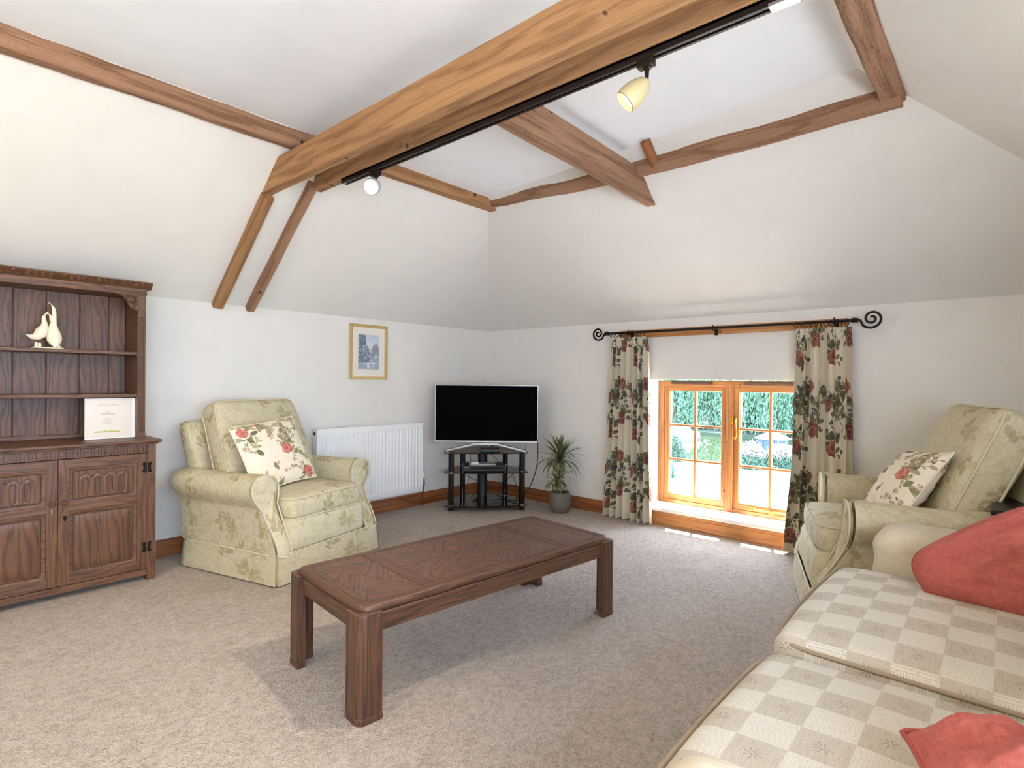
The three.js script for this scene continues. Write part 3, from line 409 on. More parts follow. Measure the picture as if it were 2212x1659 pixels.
// ---------------------------------------------------------------- scatter cushions
function pillow(w, h, t, { seed = 1, sag = 0, pinch = 0.06, wr = 0.004, fold } = {}) {
  const n = 36, f = (sg) => (u, v) => { const a = u * 2 - 1, b = v * 2 - 1, e = Math.max(0, (1 - Math.abs(a) ** 2.6)) ** 0.55 * Math.max(0, (1 - Math.abs(b) ** 2.6)) ** 0.55; let x = a * w / 2 * (1 - pinch * (1 - b * b) * 0.9), y = b * h / 2 * (1 - pinch * (1 - a * a) * 0.9), z = sg * t / 2 * e + wr * (N3(a * 3 + seed, b * 3, sg) * 1.5 + N3(a * 7 + seed, b * 7, sg)) * (1 - Math.max(Math.abs(a), Math.abs(b)) ** 6); y -= sag * (1 - b) * 0.5 * (a * a); let c = [x, y, z]; return fold ? fold(c) : c; };
  const A = gridSurf(n, n, f(1), (u, v) => [u * w, v * h]), B = gridSurf(n, n, f(-1), (u, v) => [u * w + 0.3, v * h]); const ix = B.index.array; for (let i = 0; i < ix.length; i += 3) { const q = ix[i]; ix[i] = ix[i + 1]; ix[i + 1] = q; } B.computeVertexNormals();
  const rim = []; for (let i = 0; i < 64; i++) { const s = i / 16, k = Math.floor(s), q = s - k; const [u, v] = k === 0 ? [q, 0] : k === 1 ? [1, q] : k === 2 ? [1 - q, 1] : [0, 1 - q]; rim.push(f(1)(u, v)); }
  return { body: merge([A, B]), cord: tube(rim, 0.0045, 200, 6, true, 0.2) };
}
function cushion(name, label, dims, opt, mat, cord, parent, pos, euler, order = 'YXZ', group) {
  const t = thing(name, label, 'cushion', [0, 0, 0], 0, group), p = pillow(...dims, opt);
  part('cover', p.body, mat, t); part('piping', p.cord, cord, t);
  const o = new THREE.Object3D(); o.rotation.order = order; o.position.set(...pos); o.rotation.set(...euler); o.updateMatrix(); parent.updateMatrix(); const m = parent.matrix.clone(); m.multiply(o.matrix); m.decompose(t.position, t.quaternion, t.scale); t.scale.set(1, 1, 1); return t;
}
cushion('scatter_cushion', 'floral cushion with a coral rose at its centre, leaning in the armchair by the radiator', [0.5, 0.44, 0.13], { seed: 3, sag: 0.01 }, M.cushionPrint, M.cushionBack, chair1, [-0.12, 0.7, -0.375], [-0.44, 0, 0.1], 'YXZ');
cushion('scatter_cushion', 'floral cushion slumped in the armchair beside the right curtain', [0.42, 0.4, 0.14], { seed: 7, sag: 0.03, wr: 0.009 }, M.cushionPrint, M.cushionBack, chair2, [0.1, 0.66, -0.40], [-0.62, 0.12, 0.12], 'YXZ');

// ---------------------------------------------------------------- sofa
{
  const t = thing('sofa', 'cream sofa with a chequered star weave on its two seat cushions, at the right', 'sofa');
  const x0 = 3.66, x1 = 4.62, za = 1.7, zb = 3.4, zm = 2.575;
  part('base', softBox(x1 - x0 - 0.06, 0.27, zb - za + 0.4, 0.03, 10, 4, 20, null, 'z').translate((x0 + x1) / 2, 0.185, (za + zb) / 2), M.sofaPlain, t);
  for (const [i, x, z] of [[0, x0 + 0.08, za - 0.1], [1, x0 + 0.08, zb + 0.1], [2, x1 - 0.08, za - 0.1], [3, x1 - 0.08, zb + 0.1]]) part('foot', tr(cyl(0.025, 0.02, 0.06, 16), x, 0.03, z), M.darkOak, t);
  part('back_frame', softBox(0.2, 0.62, zb - za + 0.44, 0.06, 6, 10, 20, (v) => { v.x += 0.12 * sstep(v.y, -0.2, 0.35); }, 'z').translate(4.62, 0.5, (za + zb) / 2), M.sofaPlain, t);
  const arm = (z, s) => softBox(0.98, 0.53, 0.25, 0.075, 30, 20, 14, (v) => { v.y += v.y > 0.15 ? -0.02 * sstep(v.x, -0.2, 0.5) : 0; const fr = sstep(-v.x, 0.42, 0.49); v.x += 0.012 * fr * Math.sin(v.y * 60) * 0.35; v.z += 0.004 * N3(v.x * 6, v.y * 6, z); }, 'x').translate(4.23, 0.355, z);
  for (const [z, s] of [[za - 0.125, 1], [zb + 0.125, -1]]) part('arm', arm(z, s), M.sofaPlain, t);
  for (const [a, b] of [[za, zm], [zm, zb]]) {
    const w = b - a - 0.008, d = 0.78, cz = (a + b) / 2, cx = x0 - 0.03 + d / 2, lift = a === za ? 0.012 : -0.016;
    const g = softBox(d, 0.15, w, 0.052, 34, 12, 38, (v) => { const kx = Math.max(0, 1 - (v.x / (d / 2)) ** 2), kz = Math.max(0, 1 - (v.z / (w / 2)) ** 2); v.y += (v.y > 0 ? 0.035 : 0) * kx ** 0.6 * kz ** 0.6 + 0.003 * N3(v.x * 6, v.z * 6, a); v.x -= v.x < 0 ? 0.012 * kz : 0; }, 'z', false).translate(cx, 0.365 + lift, cz);
    const sc = part('seat_cushion', g, M.sofaCheck, t);
    const q = [], hx = d / 2 - 0.002, hz = w / 2 - 0.004; for (let i = 0; i < 60; i++) { const an = i / 60 * 2 * PI, e = 0.2, X = Math.sign(Math.cos(an)) * Math.abs(Math.cos(an)) ** e * hx, Zq = Math.sign(Math.sin(an)) * Math.abs(Math.sin(an)) ** e * hz; q.push([cx + X - (X < 0 ? 0.012 * Math.max(0, 1 - (Zq / hz) ** 2) : 0), 0.421 + lift, cz + Zq]); }
    part('piping', tube(q, 0.0065, 180, 7, true), M.sofaCord, sc);
    part('back_cushion', softBox(0.2, 0.5, w, 0.08, 10, 20, 24, (v) => { v.x += 0.1 * sstep(v.y, -0.25, 0.25); v.x -= v.x < 0.05 ? 0.03 * Math.max(0, 1 - (v.z / (w / 2)) ** 2) * Math.max(0, 1 - (v.y / 0.25) ** 2) : 0; }, 'z', false).translate(4.45, 0.7, cz), M.sofaCheck, t);
  }
}
cushion('scatter_cushion', 'coral red cushion standing against the far arm of the cream sofa', [0.5, 0.44, 0.2], { seed: 11, wr: 0.014, sag: 0.0, pinch: -0.1, fold: ([x, y, z]) => [x + 0.22 * (y + 0.22) - 0.07 * Math.sin((y + 0.22) / 0.44 * PI) * (x < 0 ? 1 : 0), y * 0.82 - 0.1 * (x < 0 ? (x / 0.25) ** 2 * (y + 0.22) / 0.44 : 0), z + 0.02 * Math.sin(x * 14 + y * 9)] }, M.coral, M.coralCord, scene, [4.2, 0.635, 1.88], [-0.5, -0.12, 0.02], 'YXZ');
cushion('scatter_cushion', 'crumpled coral red cushion lying on the near end of the cream sofa', [0.5, 0.48, 0.17], { seed: 15, wr: 0.03, pinch: 0.12, fold: ([x, y, z]) => [x, y, z + 0.05 * Math.exp(-((x + 0.12) ** 2 + (y - 0.2) ** 2) / 0.012) - 0.03 * sstep(-x, 0.12, 0.25)] }, M.coral, M.coralCord, scene, [4.3, 0.53, 3.2], [-1.45, 0.25, 0], 'YXZ');
// dark side table between the sofa and the armchair
{
  const t = thing('side_table', 'small dark side table between the sofa and the right armchair', 'table', [4.32, 0, 1.12]);
  part('tabletop', tr(rbox(0.46, 0.022, 0.42, 0.008, 'x'), 0, 0.669, 0), M.blackPlastic, t); part('apron', [boxAB(-0.2, 0.2, 0.6, 0.658, -0.18, -0.16), boxAB(-0.2, 0.2, 0.6, 0.658, 0.16, 0.18), boxAB(-0.2, -0.18, 0.6, 0.658, -0.18, 0.18), boxAB(0.18, 0.2, 0.6, 0.658, -0.18, 0.18)], M.blackPlastic, t);
  for (const x of [-0.195, 0.195]) for (const z of [-0.175, 0.175]) part('leg', tr(rbox(0.035, 0.66, 0.035, 0.005, 'y'), x, 0.33, z), M.blackPlastic, t);
}

// ---------------------------------------------------------------- coffee table
{
  const t = thing('coffee_table', 'long brown oak coffee table with matched veneer panels in its top', 'table', [2.283, 0, 2.482], -5.58 * PI / 180);
  // local x across (0.57), local z along (1.40); +z towards the camera
  const H = 0.397, hw = 0.287, hl = 0.69;
  const rr = (hx, hz, r) => { const s = new THREE.Shape(); s.moveTo(-hx + r, -hz); s.lineTo(hx - r, -hz); s.absarc(hx - r, -hz + r, r, -PI / 2, 0); s.lineTo(hx, hz - r); s.absarc(hx - r, hz - r, r, 0, PI / 2); s.lineTo(-hx + r, hz); s.absarc(-hx + r, hz - r, r, PI / 2, PI); s.lineTo(-hx, -hz + r); s.absarc(-hx + r, -hz + r, r, PI, 1.5 * PI); return s; };
  // rounded edge moulding (bullnose) under the top boards
  const edge = new THREE.ExtrudeGeometry(rr(hw - 0.012, hl - 0.012, 0.03), { depth: 0.006, bevelEnabled: true, bevelSize: 0.012, bevelThickness: 0.0125, bevelSegments: 8, curveSegments: 10 }); edge.rotateX(-PI / 2); edge.translate(0, H - 0.0125 - 0.006 - 0.0015, 0);
  part('edge_moulding', uvBox(toCreasedNormals(edge, 0.7), 'z'), M.tableOak, t);
  const topY = H, th = 0.006, bx = 0.235, ez = 0.636, c1 = 0.418, c0 = 0.353, gr = 0.0022;   // panel half width, panel ends
  const plate = (x0, x1, z0, z1, grain) => boxAB(x0 + gr, x1 - gr, topY - th, topY, z0 + gr, z1 - gr, 0.0012, grain);
  const bord = hw - 0.022, bl = hl - 0.022;
  part('border_board', plate(-bord, -bx, -bl, bl, 'z'), M.tableOak, t); part('border_board', plate(bx, bord, -bl, bl, 'z'), M.tableOak, t);
  for (const s of [-1, 1]) { const [a, b] = s < 0 ? [-bl, -ez] : [ez, bl]; part('border_board', plate(-bx, bx, a, b, 'x'), M.tableOak, t); const [c, d] = s < 0 ? [-c1, -c0] : [c0, c1]; part('cross_board', plate(-bx, bx, c, d, 'x'), M.tableOak, t); }
  // veneer pieces: triangles and quarters with turned grain
  let vs = 1; const r = rng(77);
  const piece = (pts, ang) => { const cx = pts.reduce((a, p) => a + p[0], 0) / pts.length, cz = pts.reduce((a, p) => a + p[1], 0) / pts.length; const q = pts.map(([x, z]) => { const dx = x - cx, dz = z - cz, l = Math.hypot(dx, dz); return [cx + dx * (1 - 0.0012 / l * 1.4), cz + dz * (1 - 0.0012 / l * 1.4)]; });
    const s = new THREE.Shape(q.map(([x, z]) => new THREE.Vector2(x, -z))); const g = new THREE.ExtrudeGeometry(s, { depth: 0.004, bevelEnabled: false }); g.rotateX(-PI / 2); g.translate(0, topY - 0.0052 + r() * 0.0003, 0);
    const p = g.attributes.position, uv = new Float32Array(p.count * 2), ou = r(), ov = 0.06 + r() * 0.05, c = Math.cos(ang), n = Math.sin(ang); for (let i = 0; i < p.count; i++) { const x = p.getX(i), z = p.getZ(i); uv[i * 2] = x * c + z * n + ou; uv[i * 2 + 1] = -x * n + z * c + ov + vs * 0.013; } g.setAttribute('uv', new THREE.BufferAttribute(uv, 2)); vs++; part('veneer_piece', g, M.veneer, t); };
  const panel = (x0, x1, z0, z1, kind) => {
    const xm = (x0 + x1) / 2, zm = (z0 + z1) / 2;
    if (kind === 'X') { // centre panel: four quarters, each split along its diagonal into chevrons around the middle
      for (const [ax, az] of [[x0, z0], [x1, z0], [x1, z1], [x0, z1]]) { const s = Math.sign((ax - xm) * (az - zm)), d = Math.atan2((z1 - z0) / 2, (x1 - x0) / 2) ; piece([[xm, zm], [ax, zm], [ax, az]], -s * 0.72); piece([[xm, zm], [ax, az], [xm, az]], s * 0.95 + 0 * d); }
    } else { const q = [[x0, z0], [x1, z0], [x1, z1], [x0, z1]], dir = [0.55, -1.05, 0.62, -0.95]; for (let i = 0; i < 4; i++) piece([[xm, zm], q[i], q[(i + 1) % 4]], dir[i]); }
  };
  panel(-bx, bx, -ez, -c1, 'E'); panel(-bx, bx, c1, ez, 'E'); panel(-bx, bx, -c0, c0, 'X');
  part('sub_top', boxAB(-bord + 0.01, bord - 0.01, H - 0.03, topY - 0.0052, -bl + 0.01, bl - 0.01, 0.002, 'z'), M.darkOak, t);
  // aprons with a scored panel line
  const ap = (len, turn, x, z, nm) => { const g = [boxAB(-len / 2, len / 2, H - 0.1, H - 0.033, -0.012, 0.006, 0.003, 'x'), boxAB(-len / 2 + 0.014, len / 2 - 0.014, H - 0.082, H - 0.036, 0, 0.0095, 0.003, 'x'), boxAB(-len / 2, len / 2, H - 0.052, H - 0.032, -0.01, 0.012, 0.006, 'x')]; const m = part(nm, g, M.tableOak, t); m.position.set(x, 0, z); m.rotation.y = turn; };
  ap(1.25, PI / 2, hw - 0.012, 0, 'apron'); ap(1.25, -PI / 2, -hw + 0.012, 0, 'apron'); ap(0.43, 0, 0, hl - 0.012, 'apron'); ap(0.43, PI, 0, -hl + 0.012, 'apron');
  // L-shaped legs with a rounded outer corner and scored lines
  const L = 0.088, T = 0.03, R = 0.026;
  const legS = () => { const s = new THREE.Shape(); s.moveTo(0, 0); s.lineTo(L - R, 0); s.absarc(L - R, R, R, -PI / 2, 0); s.lineTo(L, L); s.lineTo(L - T, L); s.lineTo(L - T, T); s.lineTo(0, T); s.closePath(); return s; };
  const legG = (h, k) => { const s = legS(), g = new THREE.ExtrudeGeometry(s, { depth: h - 0.008, bevelEnabled: true, bevelSize: 0.0022, bevelThickness: 0.004, bevelSegments: 3, curveSegments: 8 }); g.translate(-L / 2, -L / 2, 0.004); g.rotateX(-PI / 2); return uvBox(toCreasedNormals(g, 0.5), 'y'); };
  for (const [sx, sz] of [[1, 1], [-1, 1], [1, -1], [-1, -1]]) {
    const g = new THREE.Group(); g.name = 'leg'; g.position.set(sx * (0.302 - L / 2), 0, sz * (0.708 - L / 2)); g.rotation.y = sx > 0 ? (sz > 0 ? 0 : PI / 2) : (sz > 0 ? -PI / 2 : PI); t.add(g);
    // outer corner of the shape lies at +x, -y(2D) => +z after rotation
    part('post', legG(0.376), M.tableOak, g);
    part('groove', [boxAB(-L / 2 + 0.006, -L / 2 + 0.0075, 0.03, 0.37, L / 2 + 0.0018, L / 2 + 0.0026, 0.0003), boxAB(L / 2 - R - 0.006, L / 2 - R - 0.0045, 0.03, 0.37, L / 2 + 0.0018, L / 2 + 0.0026, 0.0003), boxAB(L / 2 + 0.0018, L / 2 + 0.0026, 0.03, 0.37, -L / 2 + 0.006, -L / 2 + 0.0075, 0.0003), boxAB(L / 2 + 0.0018, L / 2 + 0.0026, 0.03, 0.37, L / 2 - R - 0.006, L / 2 - R - 0.0045, 0.0003)], M.blackPlastic, g);
    part('foot_block', (() => { const q = legG(0.024); const p = q.attributes.position; for (let i = 0; i < p.count; i++) p.setXYZ(i, p.getX(i) * 1.03, p.getY(i), p.getZ(i) * 1.03); return q; })(), M.tableOak, g);
  }
}

// ---------------------------------------------------------------- dresser
{
  const D = 0.4, W = 0.9, t = thing('dresser', 'dark carved oak dresser with open shelves above two cupboard doors', 'dresser', [0.022, 0, 3.222]);
  // local x: out from the wall, z: along the wall, y up
  const O = M.darkOak;
  for (const z of [0, W - 0.045]) for (const x of [0, D - 0.045]) part('post', boxAB(x, x + 0.045, 0, 0.79, z, z + 0.045, 0.003, 'y'), O, t);
  part('side_panel', boxAB(0.03, D - 0.03, 0.05, 0.79, 0.008, 0.02, 0.002, 'y'), O, t); part('side_panel', boxAB(0.03, D - 0.03, 0.05, 0.79, W - 0.02, W - 0.008, 0.002, 'y'), O, t);
  part('back_panel', boxAB(0, 0.012, 0.05, 0.79, 0.03, W - 0.03, 0.002, 'y'), O, t); part('floor_board', boxAB(0.01, D - 0.02, 0.055, 0.07, 0.03, W - 0.03, 0.002, 'z'), O, t);
  part('plinth_rail', boxAB(D - 0.028, D - 0.002, 0.03, 0.066, 0.04, W - 0.04, 0.003, 'z'), O, t);
  const cyma = [[0, 0], [0.012, 0.002], [0.02, 0.01], [0.022, 0.026], [-0.02, 0.026], [-0.02, 0]];
  part('countertop', [boxAB(0, D + 0.022, 0.798, 0.816, -0.026, W + 0.026, 0.006, 'z'), boxAB(0, D + 0.01, 0.788, 0.8, -0.012, W + 0.012, 0.005, 'z')], O, t);
  // carved flute frieze
  { const fr = part('frieze', boxAB(D - 0.03, D - 0.008, 0.738, 0.789, 0.042, W - 0.042, 0.002, 'z'), O, t); const n = 26, a = 0.052, b = W - 0.052;
    for (let i = 0; i < n; i++) { const z = lerp(a, b, (i + 0.5) / n), s = new THREE.Shape(); s.moveTo(-0.0108, -0.021); s.lineTo(0.0108, -0.021); s.lineTo(0.0108, 0.012); s.absarc(0, 0.012, 0.0108, 0, PI); s.closePath(); const h = new THREE.Path(); h.moveTo(-0.0062, -0.017); h.lineTo(-0.0062, 0.01); h.absarc(0, 0.01, 0.0062, PI, 0, true); h.lineTo(0.0062, -0.017); h.closePath(); s.holes.push(h);
      const g = ext(s, 0.009, 0.4); g.rotateY(PI / 2); part('flute', uvBox(tr(g, D - 0.009, 0.763, z), 'y'), O, fr); } }
  // doors
  const door = (z0, z1, hingeSide) => {
    const d = new THREE.Group(); d.name = 'door'; t.add(d); const x0 = D - 0.022, x1 = D - 0.001, y0 = 0.068, y1 = 0.736, st = 0.048;
    part('frame', [boxAB(x0, x1, y0, y1, z0, z0 + st, 0.004, 'y'), boxAB(x0, x1, y0, y1, z1 - st, z1, 0.004, 'y'), boxAB(x0, x1 - 0.0008, y1 - 0.05, y1, z0 + 0.01, z1 - 0.01, 0.004, 'z'), boxAB(x0, x1 - 0.0008, 0.457, 0.5, z0 + 0.01, z1 - 0.01, 0.006, 'z'), boxAB(x0, x1 - 0.0008, y0, y0 + 0.05, z0 + 0.01, z1 - 0.01, 0.004, 'z')], O, d);
    for (const [ya, yb, carved] of [[0.5, 0.686, true], [0.118, 0.457, false]]) {
      const za = z0 + st, zb = z1 - st, zc = (za + zb) / 2, yc = (ya + yb) / 2, w = zb - za, h = yb - ya;
      // moulded frame with rounded corners around the sunk panel
      const s = new THREE.Shape(); const rrp = (S, hx, hy, r) => { S.moveTo(-hx + r, -hy); S.lineTo(hx - r, -hy); S.absarc(hx - r, -hy + r, r, -PI / 2, 0); S.lineTo(hx, hy - r); S.absarc(hx - r, hy - r, r, 0, PI / 2); S.lineTo(-hx + r, hy); S.absarc(-hx + r, hy - r, r, PI / 2, PI); S.lineTo(-hx, -hy + r); S.absarc(-hx + r, -hy + r, r, PI, 1.5 * PI); };
      s.moveTo(-w / 2 - 0.004, -h / 2 - 0.004); s.lineTo(w / 2 + 0.004, -h / 2 - 0.004); s.lineTo(w / 2 + 0.004, h / 2 + 0.004); s.lineTo(-w / 2 - 0.004, h / 2 + 0.004); s.closePath(); const ho = new THREE.Path(); rrp(ho, w / 2 - 0.012, h / 2 - 0.012, 0.018); s.holes.push(ho);
      const mg = new THREE.ExtrudeGeometry(s, { depth: 0.004, bevelEnabled: true, bevelSize: 0.006, bevelThickness: 0.006, bevelSegments: 4, curveSegments: 8 }); mg.rotateY(PI / 2); part('moulding', uvBox(toCreasedNormals(tr(mg, x1 - 0.016, yc, zc), 0.5), 'z'), O, d);
      const pn = part('panel', [boxAB(x0 - 0.004, x0 + 0.003, ya, yb, za, zb, 0.002, 'y'), ...(carved ? [] : [softBox(0.012, h - 0.05, w - 0.05, 0.006, 2, 8, 8, null, 'y').translate(x0 + 0.003, yc, zc)])], O, d);
      if (carved) for (let i = 0; i < 4; i++) { const z = zc + (i - 1.5) * 0.056, q = new THREE.Shape(); q.moveTo(-0.026, -0.062); q.lineTo(0.026, -0.062); q.lineTo(0.026, 0.03); q.absarc(0, 0.03, 0.026, 0, PI); q.closePath(); const hh = new THREE.Path(); hh.moveTo(-0.015, -0.046); hh.lineTo(-0.015, 0.026); hh.absarc(0, 0.026, 0.015, PI, 0, true); hh.lineTo(0.015, -0.046); hh.absarc(0, -0.046, 0.015, 0, PI, true); q.holes.push(hh);
        const g = new THREE.ExtrudeGeometry(q, { depth: 0.003, bevelEnabled: true, bevelSize: 0.004, bevelThickness: 0.004, bevelSegments: 3, curveSegments: 12 }); g.rotateY(PI / 2); part('carved_arch', uvBox(toCreasedNormals(tr(g, x0 + 0.006, yc - 0.004, z), 0.5), 'y'), O, pn.parent); }
    }
    const kz = hingeSide < 0 ? z1 - 0.024 : z0 + 0.024, kn = part('knob', [tr(lathe([[0, 0], [0.006, 0], [0.006, 0.012], [0.013, 0.018], [0.014, 0.026], [0.009, 0.032], [0, 0.033]], 20).rotateZ(-PI / 2), x1 - 0.002, 0.512, kz)], M.darkOak, d);
    if (hingeSide < 0) part('keyhole', [tr(cyl(0.01, 0.01, 0.004, 16).rotateZ(PI / 2), x1, 0.43, kz - 0.006), boxAB(x1 - 0.002, x1 + 0.002, 0.41, 0.432, kz - 0.01, kz - 0.002, 0.001)], M.black, d); else part('key', [boxAB(x1, x1 + 0.003, 0.455, 0.482, kz - 0.0035, kz + 0.0035, 0.001)], M.chrome, d);
    for (const y of [0.655, 0.195]) { const hz = hingeSide < 0 ? z0 : z1, k = []; for (const s of [-1, 1]) { k.push(boxAB(x1 - 0.001, x1 + 0.003, y - 0.028, y + 0.028, hz + s * 0.011 - 0.008, hz + s * 0.011 + 0.008, 0.001)); for (const e of [-1, 0, 1]) k.push(tr(new THREE.SphereGeometry(0.0075, 12, 8), x1 + 0.003, y + e * 0.021, hz + s * (e ? 0.017 : 0.01))); } part('hinge', k, M.black, d); }
  };
  door(0.044, 0.4495, -1); door(0.4505, W - 0.044, 1);
  // upper shelves
  const UD = 0.262, up0 = 0.816, up1 = 1.7;
  for (const z of [0.018, W - 0.06]) { const u = part('upright', boxAB(0, UD, up0, up1, z, z + 0.042, 0.003, 'y'), O, t); part('fluting', [0.009, 0.017, 0.025, 0.033].map((k) => tr(cyl(0.0028, 0.0028, 0.68, 8), UD + 0.0008, 1.19, z + k)), O, u); part('plinth_block', boxAB(UD - 0.002, UD + 0.002, up0, 0.85, z, z + 0.042, 0.001, 'y'), O, u); part('capital_block', boxAB(UD - 0.002, UD + 0.002, 1.53, 1.57, z, z + 0.042, 0.001, 'y'), O, u); }
  const zb = [0.06, 0.147, 0.29, 0.443, 0.587, 0.733, W - 0.06];
  for (let i = 0; i < 6; i++) part('back_board', boxAB(0.004, 0.016, up0, up1, zb[i] + 0.0022, zb[i + 1] - 0.0022, 0.003, 'y'), O, t);
  part('back_rail', [boxAB(0, 0.005, up0, up1, 0.03, W - 0.03, 0.001, 'y'), boxAB(0.012, 0.03, up0, 0.84, 0.06, W - 0.06, 0.003, 'z')], O, t);
  for (const y of [1.325, 1.076]) part('shelf', [boxAB(0.012, UD - 0.016, y - 0.018, y, 0.055, W - 0.055, 0.003, 'z'), boxAB(UD - 0.024, UD - 0.012, y - 0.02, y + 0.001, 0.056, W - 0.056, 0.004, 'z')], O, t);
  // cornice with carved leaf run
  { const c = part('cornice', [uvBox(ext([[0, 0], [0.262, 0], [0.268, 0.006], [0.288, 0.03], [0.292, 0.034], [0.292, 0.04], [0, 0.04]], W + 0.02, 0.5), 'z').translate(0, 1.698, -0.01), boxAB(0, UD + 0.004, 1.66, 1.7, 0.014, W - 0.014, 0.003, 'z')], O, t);
    const n = 30; for (let i = 0; i < n; i++) { const z = lerp(0, W, (i + 0.5) / n); const g = softBox(0.008, 0.028, 0.02, 0.003, 2, 6, 4, (v) => { v.z *= 0.55 + 0.45 * Math.cos((v.y / 0.028) * PI * 0.9); }); g.rotateZ(-0.69); part('carved_leaf', tr(g, 0.279, 1.718, z), O, c); } }
  // carved spandrel brackets
  for (const s of [1, -1]) { const q = new THREE.Shape(); q.moveTo(0, 0); q.lineTo(0, -0.094); q.bezierCurveTo(0.03, -0.088, 0.045, -0.075, 0.055, -0.045); q.bezierCurveTo(0.066, -0.014, 0.09, -0.006, 0.135, -0.004); q.lineTo(W / 2 - 0.06 - 0.001, -0.002); q.lineTo(W / 2 - 0.06 - 0.001, 0); q.closePath();
    const g = ext(q, 0.014, 0.4); g.rotateY(-PI / 2); if (s > 0) { } const zo = s > 0 ? 0.06 : W - 0.06; const m = part('spandrel', uvBox(g, 'z'), O, t); m.position.set(UD + 0.002, 1.662, zo); m.scale.z = s;
    const cv = []; const r2 = rng(9); for (const [z, y, L, a] of [[0.012, -0.022, 0.03, 0.4], [0.03, -0.02, 0.034, -0.2], [0.016, -0.05, 0.03, 1.3], [0.032, -0.045, 0.026, 0.9], [0.02, -0.07, 0.022, 1.9], [0.048, -0.012, 0.03, 0.1], [0.008, -0.04, 0.02, 2.3]]) { cv.push(tr(new THREE.TorusGeometry(L * 0.28, 0.0032, 6, 16, 4.4).rotateZ(a).rotateY(PI / 2), 0.002, y, z)); cv.push(tr(new THREE.SphereGeometry(0.0045, 10, 8), 0.003, y, z)); }
    cv.push(tube([[0.002, -0.09, 0.004], [0.003, -0.082, 0.03], [0.003, -0.066, 0.044], [0.003, -0.04, 0.053], [0.003, -0.012, 0.07], [0.002, -0.005, 0.11]], 0.003, 30, 6)); part('carving', cv, O, m); }
}
// folder standing on the dresser
{
  const t = thing('ring_binder', 'white information folder with a printed cover and a green grass strip, standing on the dresser', 'folder', [0.235, 0.8165, 3.398], 0.04);
  part('cover', [boxAB(-0.012, 0.008, 0, 0.236, -0.108, 0.128, 0.003)], M.white, t);
  part('spine', boxAB(-0.014, 0.011, 0, 0.236, -0.126, -0.106, 0.006), std({ name: 'white_vinyl', color: 0xf3f3f0, roughness: 0.4 }), t);
  const tex = canvasTex(512, 512, (c, S) => {
    c.fillStyle = '#e9dccd'; c.fillRect(0, 0, S, S); c.textAlign = 'center'; c.fillStyle = '#b9b0a6'; c.font = 'italic 46px serif'; c.fillText('Olive Valley', S * 0.46, 92);
    c.fillStyle = '#c2b8ad'; for (let i = 0; i < 24; i++) c.fillRect(170 + i * 5.6, 112, 4, 4);
    c.fillStyle = '#b89c92'; c.font = 'bold 24px serif'; c.fillText('KEY', S * 0.47, 176); c.fillStyle = '#a98076'; c.font = 'bold 21px serif'; c.fillText('INFORMATION', S * 0.46, 206);
    c.fillStyle = '#bdb0a6'; for (const [y, n] of [[252, 12], [276, 13], [299, 14], [322, 17]]) for (let i = 0; i < n; i++) c.fillRect(S * 0.45 - n * 3.4 + i * 6.8, y, 5, 6);
    const r = rng(3); for (let i = 0; i < 420; i++) { const x = 90 + r() * 280, h = 4 + r() * r() * 26 * (0.5 + 0.5 * Math.sin((x - 90) / 280 * PI)); c.strokeStyle = ['#9fb52e', '#b5c63f', '#86a024'][i % 3]; c.lineWidth = 2; c.beginPath(); c.moveTo(x, 440); c.lineTo(x + (r() - 0.5) * 6, 440 - h); c.stroke(); } c.fillStyle = '#a4ba33'; c.fillRect(88, 434, 284, 8);
  });
  const s = gridSurf(1, 1, (u, v) => [0.0086, 0.008 + v * 0.222, 0.122 - u * 0.222], (u, v) => [u, v]); part('cover_sheet', s, std({ name: 'printed_cover_sheet', map: tex, roughness: 0.35, side: THREE.DoubleSide }), t);
}
